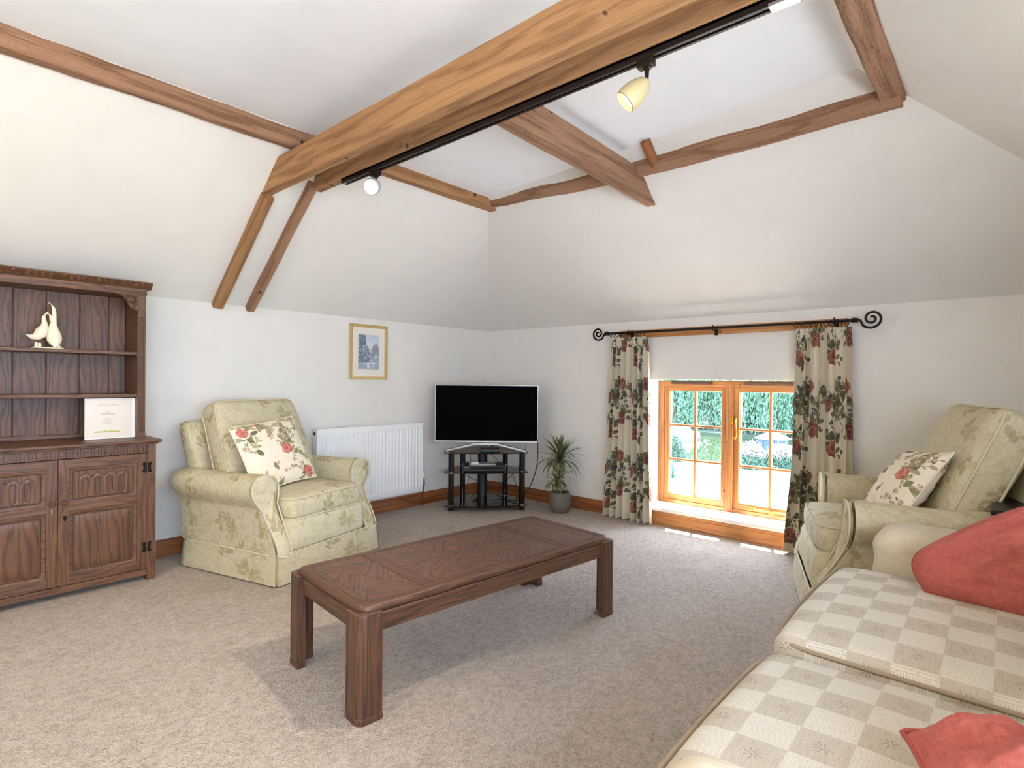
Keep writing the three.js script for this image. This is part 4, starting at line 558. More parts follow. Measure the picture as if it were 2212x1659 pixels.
// two geese figurine on the upper shelf
{
  const t = thing('goose_figurine', 'cream china figurine of two geese on the upper dresser shelf', 'figurine', [0.15, 1.3255, 3.69], -0.18);
  const C = std({ name: 'cream_glazed_china', color: 0xf3e7c9, roughness: 0.3 });
  // profile drawn in z (left is +z) and y; metaball-free lofts of ellipses
  const loft = (rows) => { const m = 18, P = [], I = []; rows.forEach(([z, y, r, w, tilt]) => { for (let i = 0; i < m; i++) { const a = i / m * 2 * PI; const c = Math.cos(a) * r, s = Math.sin(a) * w; P.push(s, y + c * Math.sin(tilt), z + c * Math.cos(tilt)); } }); for (let j = 0; j < rows.length - 1; j++) for (let i = 0; i < m; i++) { const a = j * m + i, b = j * m + (i + 1) % m, c = a + m, d = b + m; I.push(a, b, d, a, d, c); } const e = (j, f) => { const o = P.length / 3; P.push(0, rows[j][1], rows[j][0]); for (let i = 0; i < m; i++) f ? I.push(o, j * m + i, j * m + (i + 1) % m) : I.push(o, j * m + (i + 1) % m, j * m + i); }; e(0, true); e(rows.length - 1, false);
    const g = new THREE.BufferGeometry(); g.setAttribute('position', new THREE.Float32BufferAttribute(P, 3)); g.setIndex(I); g.computeVertexNormals(); return g; };
  const k = 0.000188, kz = 0.000152, ky = 0.000205; // pixels of the close view to metres; z runs to the left
  const px = (x, y) => [(760 - x) * kz, (1410 - y) * ky];
  const row = (x, y, r, w, tilt) => { const [z, yy] = px(x, y); return [z, yy, r * k, w * k, tilt]; };
  const g1 = loft([row(250, 1030, 6, 6, 2.2), row(330, 1075, 40, 30, 1.9), row(430, 1090, 90, 62, 1.75), row(560, 1050, 150, 95, 1.2), row(650, 985, 165, 105, 0.75), row(720, 900, 140, 92, 0.5), row(765, 800, 100, 75, 0.3), row(765, 700, 70, 58, 0.05), row(742, 600, 55, 50, -0.1), row(745, 510, 52, 46, -0.4), row(790, 440, 50, 44, -1.1), row(860, 425, 48, 44, -1.75), row(925, 465, 50, 44, -2.4), row(955, 530, 52, 42, -2.9), row(945, 590, 34, 30, -3.3), row(925, 640, 12, 14, -3.4)]);
  const g2 = loft([row(1080, 1330, 60, 60, 0), row(1060, 1260, 130, 88, 0), row(1040, 1170, 180, 105, 0), row(1040, 1080, 180, 108, -0.05), row(1035, 980, 160, 100, -0.08), row(1020, 880, 128, 88, -0.05), row(1010, 780, 100, 76, 0), row(1020, 680, 78, 64, 0), row(1030, 580, 64, 54, 0), row(1035, 480, 58, 48, 0), row(1030, 380, 54, 46, 0.05), row(1015, 280, 50, 44, 0.2), row(985, 210, 46, 42, 0.8), row(940, 185, 34, 32, 1.2), row(890, 160, 20, 24, 1.2), row(858, 145, 7, 10, 1.2)]);
  const g2t = loft([row(1180, 1180, 70, 60, 1.2), row(1230, 1110, 40, 34, 1.0), row(1275, 1090, 6, 6, 1.0)]);
  const b1 = part('goose', [g1, tr(cyl(0.0075, 0.01, 0.035, 12), 0, 0.018, px(540, 0)[0]), tr(cyl(0.007, 0.01, 0.03, 12), 0.008, 0.018, px(630, 0)[0])], C, t); part('goose', [g2, g2t, tr(cyl(0.008, 0.01, 0.02, 12), 0.006, 0.01, px(1060, 0)[0]), tr(cyl(0.008, 0.01, 0.02, 12), -0.004, 0.01, px(1180, 0)[0])], C, t);
  part('base', tr(softBox(0.055, 0.01, 0.142, 0.004, 6, 2, 12), 0, 0.005, px(860, 0)[0]), C, t);
}

// ---------------------------------------------------------------- television and its corner stand
const TVU = new V3(0.675, 0, -0.738), TVB = new V3(-0.738, 0, -0.675), TVM = new V3(0.655, 0, 0.695);
{
  // local x along the front, local z towards the room (=-b)
  const turn = Math.atan2(0.738, 0.675);
  const t = thing('television_stand', 'black corner television stand with three smoked glass shelves on round posts', 'television stand', [TVM.x, 0, TVM.z], turn);
  const shelf = (y, w, name) => { const s = new THREE.Shape(); s.moveTo(-w, -0.0); s.quadraticCurveTo(0, -0.07, w, 0.0); s.quadraticCurveTo(w + 0.012, 0.1, w - 0.01, 0.2); s.lineTo(0.2, 0.49); s.quadraticCurveTo(0, 0.52, -0.2, 0.49); s.lineTo(-w + 0.01, 0.2); s.quadraticCurveTo(-w - 0.012, 0.1, -w, 0); s.closePath(); const g = new THREE.ExtrudeGeometry(s, { depth: 0.006, bevelEnabled: true, bevelSize: 0.002, bevelThickness: 0.001, bevelSegments: 2, curveSegments: 16 }); g.rotateX(-PI / 2); part(name, tr(g, 0, y - 0.007, 0), M.smoked, t); };
  shelf(0.53, 0.372, 'shelf'); shelf(0.353, 0.372, 'shelf'); shelf(0.058, 0.372, 'shelf');
  const post = (x, b, r, y0, y1) => { const p = part('post', tr(cyl(r, r, y1 - y0, 28), x, (y0 + y1) / 2, -b), M.blackGloss, t); for (const y of [0.347, 0.361, 0.052, 0.066]) if (y > y0) part('ring', tr(new THREE.TorusGeometry(r, 0.0022, 8, 28).rotateX(PI / 2), x, y, -b), M.chrome, p); if (y0 === 0.012) part('foot', tr(cyl(r * 1.04, r * 1.04, 0.014, 28), x, 0.007, -b), M.chrome, p); };
  post(-0.313, 0.005, 0.0265, 0.012, 0.522); post(0.325, 0.015, 0.0265, 0.012, 0.522); post(-0.205, 0.39, 0.0255, 0.012, 0.522); post(0.207, 0.40, 0.0255, 0.012, 0.522);
  part('column', uvBox(tr(cyl(0.046, 0.046, 0.47, 32).scale(1, 1, 0.5), -0.012, 0.287, -0.42), 'y'), M.blackPlastic, t);
  // television
  const tvP = new V3(0.575, 0, 0.617), tt = Math.atan2(0.664, 0.7475);
  const v = thing('television', 'flat black television with a thin silver lower edge, in the corner', 'television', [tvP.x, 0, tvP.z], tt);
  const w = 0.47, y0 = 0.611, y1 = 1.133;
  part('casing', [boxAB(-w, w, y0, y1, -0.03, -0.004, 0.004), softBox(0.6, 0.3, 0.05, 0.02, 6, 4, 2).translate(0, y0 + 0.2, -0.045)], M.blackPlastic, v);
  part('screen', boxAB(-w + 0.006, w - 0.006, y0 + 0.018, y1 - 0.007, -0.006, -0.0025, 0.001), phys({ name: 'black_screen', color: 0x010101, roughness: 0.6, specularIntensity: 0.06 }), v);
  part('bezel', [boxAB(-w, w, y1 - 0.005, y1 + 0.001, -0.03, 0, 0.002), boxAB(-w - 0.001, -w + 0.005, y0, y1, -0.03, 0, 0.002), boxAB(w - 0.005, w + 0.001, y0, y1, -0.03, 0, 0.002)], M.silver, v);
  const bar = part('lower_edge', boxAB(-w, w, y0 - 0.002, y0 + 0.014, -0.03, 0.003, 0.003), M.silver, v); part('standby_light', tr(new THREE.SphereGeometry(0.003, 10, 8), w - 0.06, y0 + 0.001, 0.003), std({ name: 'red_led', color: 0x401010, emissive: 0xff3010, emissiveIntensity: 1.5 }), bar);
  // wide arched foot: flat in the middle, sloping down to the shelf on either side
  const arch = (zz, r) => { const s = new THREE.Shape(); const o = [[-0.36, 0.532], [-0.352, 0.532], [-0.09, 0.593], [0.09, 0.593], [0.352, 0.532], [0.36, 0.532], [0.356, 0.545], [0.1, 0.607], [-0.1, 0.607], [-0.356, 0.545]]; o.forEach((q, i) => i ? s.lineTo(...q) : s.moveTo(...q)); s.closePath(); return tr(new THREE.ExtrudeGeometry(s, { depth: r, bevelEnabled: true, bevelSize: 0.0015, bevelThickness: 0.0015, bevelSegments: 2 }), 0, 0, zz); };
  part('foot', [arch(0.03, 0.022)], M.silver, v); part('neck', [arch(0.002, 0.02), boxAB(-0.08, 0.08, 0.59, 0.63, -0.03, 0.0, 0.004)], M.blackPlastic, v);
  const on = (name, label, cat, u, b, y) => thing(name, label, cat, [TVM.x + TVU.x * u + TVB.x * b, y, TVM.z + TVU.z * u + TVB.z * b], turn);
  { const r = on('router', 'small black box on the top glass shelf under the television', 'router', 0.035, 0.05, 0.531); part('case', [boxAB(-0.088, 0.088, 0, 0.032, -0.05, 0.05, 0.006)], M.blackPlastic, r); part('grille', Array.from({ length: 16 }, (_, i) => boxAB(-0.075 + i * 0.01, -0.07 + i * 0.01, 0.031, 0.0335, -0.04, 0.04, 0.0008)), M.black, r); part('cord', tube([[0.0, 0.03, -0.03], [0.01, 0.05, -0.04], [0.03, 0.045, -0.05], [0.05, 0.03, -0.06]], 0.003, 16, 6), M.blackPlastic, r); }
  { const r = on('recorder', 'flat black video recorder on the middle glass shelf', 'recorder', -0.015, 0.15, 0.354); part('case', boxAB(-0.185, 0.185, 0.004, 0.056, -0.12, 0.12, 0.004), M.blackPlastic, r); part('display', [boxAB(-0.178, -0.14, 0.036, 0.042, 0.119, 0.1215, 0.001)], M.silver, r); part('fascia', boxAB(-0.12, 0.17, 0.022, 0.044, 0.1195, 0.1208, 0.0005), M.blackGloss, r); part('foot', [boxAB(-0.16, -0.13, 0, 0.006, 0.08, 0.1), boxAB(0.13, 0.16, 0, 0.006, 0.08, 0.1), boxAB(-0.16, -0.13, 0, 0.006, -0.1, -0.08), boxAB(0.13, 0.16, 0, 0.006, -0.1, -0.08)], M.blackPlastic, r); }
  { const r = on('booklet', 'white booklet lying on the black video recorder', 'booklet', -0.02, 0.15, 0.4105); part('pages', boxAB(-0.13, 0.11, 0, 0.004, -0.07, 0.1, 0.001), M.white, r); part('cover', boxAB(-0.131, 0.111, 0.004, 0.0055, -0.071, 0.101, 0.0006), std({ name: 'pale_paper', color: 0xd9d4cd, roughness: 0.5 }), r); }
  { const r = on('remote_control', 'white remote control lying on the booklet on the recorder', 'remote control', -0.115, 0.1, 0.4162); part('case', boxAB(-0.02, 0.05, 0, 0.018, -0.018, 0.018, 0.008), M.white, r); part('button_pad', boxAB(0.0, 0.04, 0.0175, 0.019, -0.01, 0.01, 0.0005), M.silver, r); }
  const L = (u, b, y) => TVM.clone().addScaledVector(TVU, u).addScaledVector(TVB, b).setY(y);
  const cab = (pts, r, label) => solo('cable', tube(pts.map((q) => L(...q)), r, 60, 6), M.blackPlastic, label, 'cable');
  cab([[0.455, 0.12, 0.72], [0.478, 0.13, 0.64], [0.487, 0.15, 0.5], [0.478, 0.17, 0.36], [0.43, 0.2, 0.2], [0.36, 0.24, 0.09], [0.3, 0.27, 0.066]], 0.0045, 'thick black cable looping down beside the right of the television');
  cab([[0.372, 0.11, 0.612], [0.371, 0.12, 0.57], [0.372, 0.13, 0.534]], 0.003, 'short thin black lead from the television down to the glass shelf at its right');
  cab([[-0.25, 0.36, 0.345], [-0.2, 0.42, 0.28], [-0.08, 0.5, 0.2], [0.06, 0.53, 0.165], [0.2, 0.52, 0.175], [0.3, 0.45, 0.27], [0.34, 0.42, 0.345]], 0.003, 'black lead sagging behind the stand from one side of the middle shelf to the other');
  cab([[0.24, 0.44, 0.345], [0.29, 0.42, 0.24], [0.32, 0.36, 0.14], [0.37, 0.25, 0.1]], 0.0028, 'thin black lead hanging at the right between the stand posts');
  cab([[-0.13, 0.5, 0.522], [-0.125, 0.52, 0.4], [-0.13, 0.53, 0.25], [-0.16, 0.5, 0.15], [-0.2, 0.46, 0.068]], 0.0022, 'thin brown lead hanging at the left behind the recorder');
  cab([[0.04, 0.42, 0.48], [0.1, 0.44, 0.43], [0.17, 0.45, 0.36]], 0.003, 'short black lead slanting from the column above the middle shelf');
  cab([[-0.12, 0.3, 0.063], [-0.1, 0.33, 0.09], [-0.07, 0.35, 0.1], [-0.04, 0.36, 0.07], [-0.1, 0.2, 0.063], [-0.05, 0.3, 0.065]], 0.003, 'black lead curled on the lowest glass shelf at the left');
  cab([[0.03, 0.4, 0.09], [0.1, 0.36, 0.09], [0.18, 0.28, 0.063], [0.24, 0.16, 0.063], [0.3, 0.12, 0.075]], 0.0035, 'black lead arching over the lowest glass shelf at the right');
}
// ---------------------------------------------------------------- pot plant
{
  const t = thing('potted_plant', 'spiky dragon tree in a round grey pot beside the left curtain', 'plant', [1.135, 0, 0.232]);
  const pr = [[0.001, 0.004], [0.056, 0.004], [0.066, 0.0], [0.072, 0.006], [0.093, 0.05], [0.1, 0.1], [0.097, 0.145], [0.088, 0.176], [0.084, 0.183], [0.079, 0.183], [0.078, 0.176], [0.085, 0.14], [0.08, 0.08], [0.001, 0.06]];
  part('pot', lathe(pr, 48), std({ name: 'grey_brown_ceramic', color: 0x6b6258, roughness: 0.55 }), t);
  part('soil', tr(new THREE.CylinderGeometry(0.08, 0.078, 0.02, 32), 0, 0.155, 0), std({ name: 'dark_soil', color: 0x2a2019, roughness: 1, bumpMap: crease, bumpScale: 0.01 }), t);
  const stemM = std({ name: 'pale_cane', color: 0x8d7a55, roughness: 0.8 }), leafM = [0x4b5a2b, 0x5f6e36, 0x3b4a22, 0x767c48].map((c, i) => phys({ name: 'leaf_green_' + i, color: c, roughness: 0.5, side: THREE.DoubleSide }));
  const stems = [[[0.0, 0.15, 0], [0.004, 0.28, 0.002], [-0.004, 0.4, 0.004], [-0.002, 0.47, 0.0]], [[-0.018, 0.15, 0.01], [-0.02, 0.22, 0.014], [-0.014, 0.3, 0.012]], [[-0.03, 0.15, -0.01], [-0.045, 0.2, -0.004], [-0.05, 0.26, 0.0]]];
  stems.forEach((s, i) => part('stem', tube(s, 0.0095 - i * 0.002, 24, 10), stemM, t));
  const lg = [0.8, 1.25, 1.8, 2.5].map((droop) => { const n = 12; return gridSurf(2, n, (u, v) => { const L = 1, s = v * L, w = 0.052 * Math.pow(Math.sin(Math.min(1, v * 0.92 + 0.1) * PI), 0.55) * (u - 0.5) * 2 * 0.5, a = 0.5 * droop * v * v; return [s * Math.cos(a * 0.62), -s * Math.sin(a * 0.62) + Math.abs(u - 0.5) * 0.02 * (1 - v), w]; }); });
  const r = rng(61);
  const crown = (x, y, z, n, L, lo, hi, lean) => { for (let i = 0; i < n; i++) { const k = i / n, el = lerp(hi, lo, k) + (r() - 0.5) * 0.3, az = i * 2.399 + r() * 0.4, len = L * (0.72 + r() * 0.4) * (0.75 + 0.25 * Math.sin(k * PI)); const m = part('leaf', lg[el > 0.9 ? 0 : el > 0.4 ? 1 : el > -0.1 ? 2 : 3], leafM[Math.floor(r() * 4)], t); m.position.set(x, y + 0.03 * (1 - k) - 0.02, z); m.scale.setScalar(len); m.scale.z = Math.max(0.26, len); m.rotation.order = 'YZX'; m.rotation.set(0.3 * (r() - 0.5), az, el); const dir = new V3(1, 0, 0).applyEuler(m.rotation); if (dir.z * len + z + 0.232 < 0.02) m.rotation.y = -az + PI * 0.3; } };
  crown(-0.002, 0.475, 0, 105, 0.275, -0.1, 1.5); crown(-0.014, 0.3, 0.012, 36, 0.19, -0.3, 1.35); crown(-0.05, 0.265, 0, 24, 0.16, -0.4, 1.1);
}
// ---------------------------------------------------------------- radiator and valve
{
  const t = thing('radiator', 'white ribbed panel radiator under the framed picture', 'radiator', [0, 0, 0.96]);
  const W = 1.065, y0 = 0.145, y1 = 0.778, n = 30, per = W / n;
  // pressed front: upright flutes that fade out near the top and bottom
  const nu = n * 10, nv = 26; const yv = (v) => { const q = v * nv; return q; };
  const ys = [0, 0.004, 0.03, 0.04, 0.046, 0.054, 0.064, 0.07]; const rows = [...ys.map((y) => y0 + y), ...[0.14, 0.25, 0.36].map((y) => y0 + y), ...ys.slice().reverse().map((y) => y1 - y)];
  const f = gridSurf(nu, rows.length - 1, (u, v) => { const y = rows[Math.round(v * (rows.length - 1))], z = u * W, ph = (z / per) % 1, e = Math.min(y - y0, y1 - y), k = sstep(e, 0.042, 0.068), edge = Math.min(z, W - z), ke = sstep(edge, 0.012, 0.02); const d = sstep(Math.abs(ph - 0.5), 0.13, 0.3); const rim = 0.006 * (1 - sstep(Math.min(e, edge), 0, 0.005)); return [0.1 - 0.0085 * (1 - d) * k * ke - rim, y, z]; });
  const ix = f.index.array; for (let i = 0; i < ix.length; i += 3) { const q = ix[i]; ix[i] = ix[i + 1]; ix[i + 1] = q; } f.computeVertexNormals();
  part('front_panel', f, M.white, t); part('body', boxAB(0.034, 0.093, y0 + 0.004, y1 - 0.012, 0.006, W - 0.006, 0.004), M.white, t);
  for (const z of [0, W - 0.004]) part('side_panel', boxAB(0.03, 0.097, y0 + 0.008, y1, z, z + 0.004, 0.002, 'y'), M.white, t);
  part('top_grille', [...Array.from({ length: 44 }, (_, i) => boxAB(0.032, 0.094, y1 - 0.006, y1 + 0.001, 0.01 + i * 0.0242, 0.018 + i * 0.0242, 0.001)), boxAB(0.03, 0.036, y1 - 0.01, y1 + 0.001, 0, W, 0.001), boxAB(0.09, 0.098, y1 - 0.01, y1 + 0.001, 0, W, 0.002)], M.white, t);
  part('vent_plug', [tr(cyl(0.012, 0.012, 0.006, 20).rotateX(PI / 2), 0.062, y1 - 0.035, W + 0.002), tr(cyl(0.006, 0.006, 0.008, 16).rotateX(PI / 2), 0.062, y1 - 0.035, W + 0.003)], M.blackPlastic, t);
  part('bracket', [boxAB(0, 0.04, 0.3, 0.62, 0.2, 0.23), boxAB(0, 0.04, 0.3, 0.62, W - 0.23, W - 0.2)], M.white, t);
  const v = new THREE.Group(); v.name = 'valve'; t.add(v);
  part('cap', tr(lathe([[0, 0.07], [0.014, 0.07], [0.017, 0.064], [0.018, 0.02], [0.021, 0.014], [0.021, 0], [0, 0]], 20), 0.062, 0.255, -0.035), M.white, v);
  part('fitting', [tr(cyl(0.012, 0.014, 0.05, 14), 0.062, 0.232, -0.035), tr(cyl(0.009, 0.009, 0.04, 12).rotateX(PI / 2), 0.062, 0.222, -0.016), tr(cyl(0.015, 0.015, 0.016, 6), 0.062, 0.205, -0.035)], M.chrome, v);
  part('pipe', tr(cyl(0.0075, 0.0075, 0.2, 14), 0.062, 0.1, -0.035), M.copper, v);
}
// ---------------------------------------------------------------- framed picture
{
  const t = thing('picture', 'gold framed winter river print with two swans, above the radiator', 'picture', [0.004, 1.41, 1.5], 0);
  const hw = 0.188, hh = 0.236, gold = std({ name: 'pale_gold_leaf', color: 0xd8bd84, roughness: 0.34, metalness: 0.55 });
  const prof = [[0, 0], [0.012, 0], [0.019, 0.003], [0.02, 0.007], [0.014, 0.01], [0.014, 0.013], [0.021, 0.016], [0.021, 0.022], [0.012, 0.026], [0.008, 0.028], [0, 0.028]]; // x out of the wall, y inward
  const rail = (len) => { const s = new THREE.Shape(prof.map(([a, b]) => new THREE.Vector2(a, b))), g = new THREE.ExtrudeGeometry(s, { depth: 1, bevelEnabled: false }), p = g.attributes.position; for (let i = 0; i < p.count; i++) { const b = p.getY(i), q = p.getZ(i); p.setZ(i, lerp(-len / 2 + b, len / 2 - b, q)); } return toCreasedNormals(g, 0.3); };
  for (const [len, y, rx] of [[hw * 2, -hh, 0], [hw * 2, hh, PI]]) { const m = part('frame_rail', rail(len), gold, t); m.position.y = y; m.rotation.x = rx; }
  for (const [z, rx] of [[-hw, PI / 2], [hw, -PI / 2]]) { const m = part('frame_rail', rail(hh * 2), gold, t); m.position.z = z; m.rotation.x = rx; }
  // mount with an opening, then the print behind it
  const s = new THREE.Shape([[-hw + 0.02, -hh + 0.02], [hw - 0.02, -hh + 0.02], [hw - 0.02, hh - 0.02], [-hw + 0.02, hh - 0.02]].map((q) => new THREE.Vector2(...q))), ho = new THREE.Path([[-0.105, -0.148], [-0.105, 0.148], [0.105, 0.148], [0.105, -0.148]].map((q) => new THREE.Vector2(...q))); s.holes.push(ho);
  const mg = new THREE.ExtrudeGeometry(s, { depth: 0.002, bevelEnabled: false }); mg.rotateY(PI / 2); part('mount', tr(mg, 0.006, 0, 0), std({ name: 'cream_mount_card', color: 0xece4d8, roughness: 0.9 }), t);
  const tex = canvasTex(384, 544, (c, W, H) => {
    const r = rng(19), g = c.createLinearGradient(0, 0, 0, H); g.addColorStop(0, '#c3cbd8'); g.addColorStop(0.35, '#dcdcd8'); g.addColorStop(0.62, '#c9cdd2'); g.addColorStop(1, '#8e97a2'); c.fillStyle = g; c.fillRect(0, 0, W, H);
    c.fillStyle = '#aab6c2'; c.fillRect(0, H * 0.66, W, H * 0.34);
    for (let i = 0; i < 700; i++) { const x = W * 0.62 + r() * W * 0.38, top = H * (0.2 + 0.16 * Math.abs((x / W - 0.85) / 0.23) ** 1.5); c.strokeStyle = ['#7b828c', '#656d78', '#8f939b', '#565d66'][i % 4]; c.globalAlpha = 0.4; c.lineWidth = 1.6; const y = top + r() * H * 0.3; c.beginPath(); c.moveTo(x, y); c.lineTo(x + (r() - 0.5) * 6, Math.min(H * 0.68, y + 40 + r() * 50)); c.stroke(); }
    for (let i = 0; i < 1500; i++) { const y = H * (0.34 + r() * 0.46), e = W * (0.62 - 0.5 * Math.abs(y / H - 0.58) * 1.3), x = r() * e; c.globalAlpha = 0.5; c.fillStyle = ['#4d5d70', '#63758a', '#8093a8', '#a9b9c9', '#39475a'][i % 5]; c.beginPath(); c.arc(x, y, 2 + r() * 7, 0, 7); c.fill(); }
    for (let i = 0; i < 420; i++) { const x = r() * W * 0.36, y = H * (0.01 + r() * 0.33) * (1 - x / W * 0.2); if (y < x * 0.5 && y > 60) continue; c.globalAlpha = 0.7; c.fillStyle = ['#2e3b4d', '#43536a', '#5d6f86'][i % 3]; c.beginPath(); c.arc(x, y, 2 + r() * 6, 0, 7); c.fill(); }
    c.globalAlpha = 0.9; c.strokeStyle = '#2f3b49'; c.lineWidth = 5; c.beginPath(); c.moveTo(0, 120); c.quadraticCurveTo(90, 140, 168, 178); c.stroke(); c.beginPath(); c.moveTo(30, 430); c.quadraticCurveTo(40, 380, 80, 350); c.stroke();
    for (let i = 0; i < 500; i++) { c.globalAlpha = 0.35; c.fillStyle = ['#c4ced8', '#8c9aa8', '#5a6672', '#6c7568'][i % 4]; c.fillRect(r() * W, H * (0.68 + r() * 0.32), 10 + r() * 40, 1 + r() * 3); }
    c.globalAlpha = 1; c.fillStyle = '#eef0f2'; for (const [x, y, d] of [[185, 455, 1], [280, 450, -1]]) { c.beginPath(); c.ellipse(x, y, 32, 11, 0, 0, 7); c.fill(); c.lineWidth = 6; c.strokeStyle = '#eef0f2'; c.beginPath(); c.moveTo(x + d * 26, y); c.quadraticCurveTo(x + d * 42, y - 24, x + d * 30, y - 34); c.stroke(); }
    c.globalAlpha = 0.5; c.fillRect(165, 470, 60, 60); c.globalAlpha = 0.25; c.fillRect(250, 470, 50, 60); c.globalAlpha = 0.7; c.fillStyle = '#2e3740'; for (let i = 0; i < 16; i++) c.fillRect(110 + r() * 250, H * (0.68 + r() * 0.1), 10 + r() * 16, 5); c.globalAlpha = 1;
  });
  const pr = gridSurf(1, 1, (u, v) => [0.0055, -0.15 + v * 0.3, 0.107 - u * 0.214]); part('print', pr, std({ name: 'winter_river_print', map: tex, roughness: 0.6, side: THREE.DoubleSide }), t);
  part('backing', boxAB(0, 0.004, -hh + 0.012, hh - 0.012, -hw + 0.012, hw - 0.012, 0.001), M.sofaPlain, t);
}
// ---------------------------------------------------------------- curtain pole and curtains
{
  const t = thing('curtain_pole', 'black iron curtain pole with scrolled ends above the window', 'curtain pole', [0, 0, 0]);
  const y = 1.593, z = 0.098;
  part('rod', [tr(cyl(0.0095, 0.0095, 1.86, 16).rotateZ(PI / 2), 2.455, y, z)], M.black, t);
  for (const [x, s, k] of [[1.525, -1, 0.95], [3.385, 1, 1.0]]) {
    const pts = []; pts.push(new V3(0, 0, 0), new V3(0.03, 0, 0)); const cx = 0.098, cy = 0.006; for (let i = 0; i <= 46; i++) { const a = -2.35 + i / 46 * (2 * PI * 1.72), r = lerp(0.064, 0.01, Math.pow(i / 46, 0.85)); pts.push(new V3(cx + Math.cos(a) * r, cy + Math.sin(a) * r, 0)); }
    const c = new THREE.CatmullRomCurve3(pts), g = new THREE.TubeGeometry(c, 160, 0.0078, 10); g.scale(s * k, k, 1); const f = part('finial', [tr(g, x, y, z), tr(cyl(0.014, 0.014, 0.03, 16).rotateZ(PI / 2), x + s * 0.004, y, z), tr(new THREE.TorusGeometry(0.0135, 0.004, 8, 18).rotateY(PI / 2), x - s * 0.012, y, z), tr(new THREE.TorusGeometry(0.0135, 0.004, 8, 18).rotateY(PI / 2), x + s * 0.018, y, z), tr(new THREE.SphereGeometry(0.005, 8, 6), x, y + 0.017, z)], M.black, t);
    f.material = M.black; if (s < 0) f.material = std({ name: 'black_wrought_iron_ds', color: 0x15110f, roughness: 0.5, metalness: 0.4, side: THREE.DoubleSide });
  }
  for (const x of [1.73, 2.455, 3.27]) part('bracket', [tr(cyl(0.006, 0.006, 0.09, 10).rotateX(PI / 2), x, y - 0.014, 0.06), boxAB(x - 0.014, x + 0.014, y - 0.05, y + 0.02, 0.022, 0.028, 0.002), tr(new THREE.TorusGeometry(0.0135, 0.004, 8, 18).rotateY(PI / 2), x, y, z), tr(cyl(0.004, 0.004, 0.02, 8), x, y + 0.016, z)], M.black, t);
}
function curtain(label, xt, xb, n, seed, flare) {
  const t = thing('curtain', label, 'curtain', [0, 0, 0], 0, 'pair of floral curtains'), r = rng(seed), ph = Array.from({ length: n + 2 }, () => r() * 0.5 - 0.25), am = Array.from({ length: n + 2 }, () => 0.75 + r() * 0.5);
  const cloth = 1.05, Y0 = 0.012, Y1 = 1.557, nu = n * 24, nv = 60;
  const wave = (s) => { const q = s * n, i = Math.floor(q), f = q - i, p = lerp(ph[i], ph[i + 1], sstep(f, 0, 1)), a = lerp(am[i], am[i + 1], f); const w = Math.sin((q + p) * 2 * PI); return [a * Math.sign(w) * Math.pow(Math.abs(w), 0.75), a * Math.cos((q + p) * 2 * PI)]; };
  const pt = (s, v, off) => {
    const y = lerp(Y0, Y1, v), head = sstep(v, 0.93, 0.985), A = lerp(0.046, 0.03, v) * (1 - head * 0.6), [w, c] = wave(s);
    let x = lerp(lerp(xb[0], xb[1], s), lerp(xt[0], xt[1], s), Math.pow(v, 0.8)); x += c * 0.011 * (1 - head) - 0.0; const fine = head * 0.006 * Math.sin(s * n * 5 * 2 * PI);
    let z = lerp(0.082, 0.07, v) + A * w + fine + 0.006 * N3(s * 8, v * 3, seed); x += 0.008 * N3(s * 4, v * 2.4, seed + 5) * (1 - v) + flare(s, v);
    z = Math.max(z, 0.028); return [x, y, z + off];
  };
  const A = gridSurf(nu, nv, (u, v) => pt(u, v, 0.0015), (u, v) => [u * cloth + seed * 0.13, v * 1.55]), B = gridSurf(nu, nv, (u, v) => pt(u, v, -0.0015), (u, v) => [u * cloth + seed * 0.13, v * 1.55]); const ix = B.index.array; for (let i = 0; i < ix.length; i += 3) { const q = ix[i]; ix[i] = ix[i + 1]; ix[i + 1] = q; } B.computeVertexNormals();
  const edge = (uf) => gridSurf(1, nv, (u, v) => pt(uf, v, u ? 0.0015 : -0.0015), (u, v) => [uf * cloth + seed * 0.13, v * 1.55]), hem = (vf) => gridSurf(nu, 1, (u, v) => pt(u, vf, v ? 0.0015 : -0.0015), (u, v) => [u * cloth, vf * 1.55]);
  part('cloth', [A, B, edge(0), edge(1), hem(0), hem(1)], M.curtain, t);
  part('hem', gridSurf(nu, 2, (u, v) => { const q = pt(u, v * 0.004, 0.0028); return q; }, (u, v) => [u * cloth, v * 0.02]), M.curtain, t);
  const R = 11; for (let i = 0; i < R; i++) { const s = (i + 0.5) / R, x = lerp(xt[0] - 0.01, xt[1] - 0.01, s); const g = part('ring', [tr(new THREE.TorusGeometry(0.0185, 0.0024, 8, 24).rotateY(PI / 2 + (r() - 0.5) * 1.6), x, 1.584, 0.098), tr(new THREE.TorusGeometry(0.005, 0.0012, 6, 12), x, 1.562, 0.094)], M.black, t); }
  return t;
}
curtain('floral cotton curtain hanging to the floor at the left of the window, beside the plant', [1.555, 1.905], [1.488, 1.958], 7, 3, (s, v) => 0);
curtain('floral cotton curtain at the right of the window, behind the armchair', [3.035, 3.37], [3.0, 3.405], 7, 8, (s, v) => (s < 0.2 ? -0.03 * (1 - s / 0.2) * sstep(1 - v, 0.55, 1) : 0));
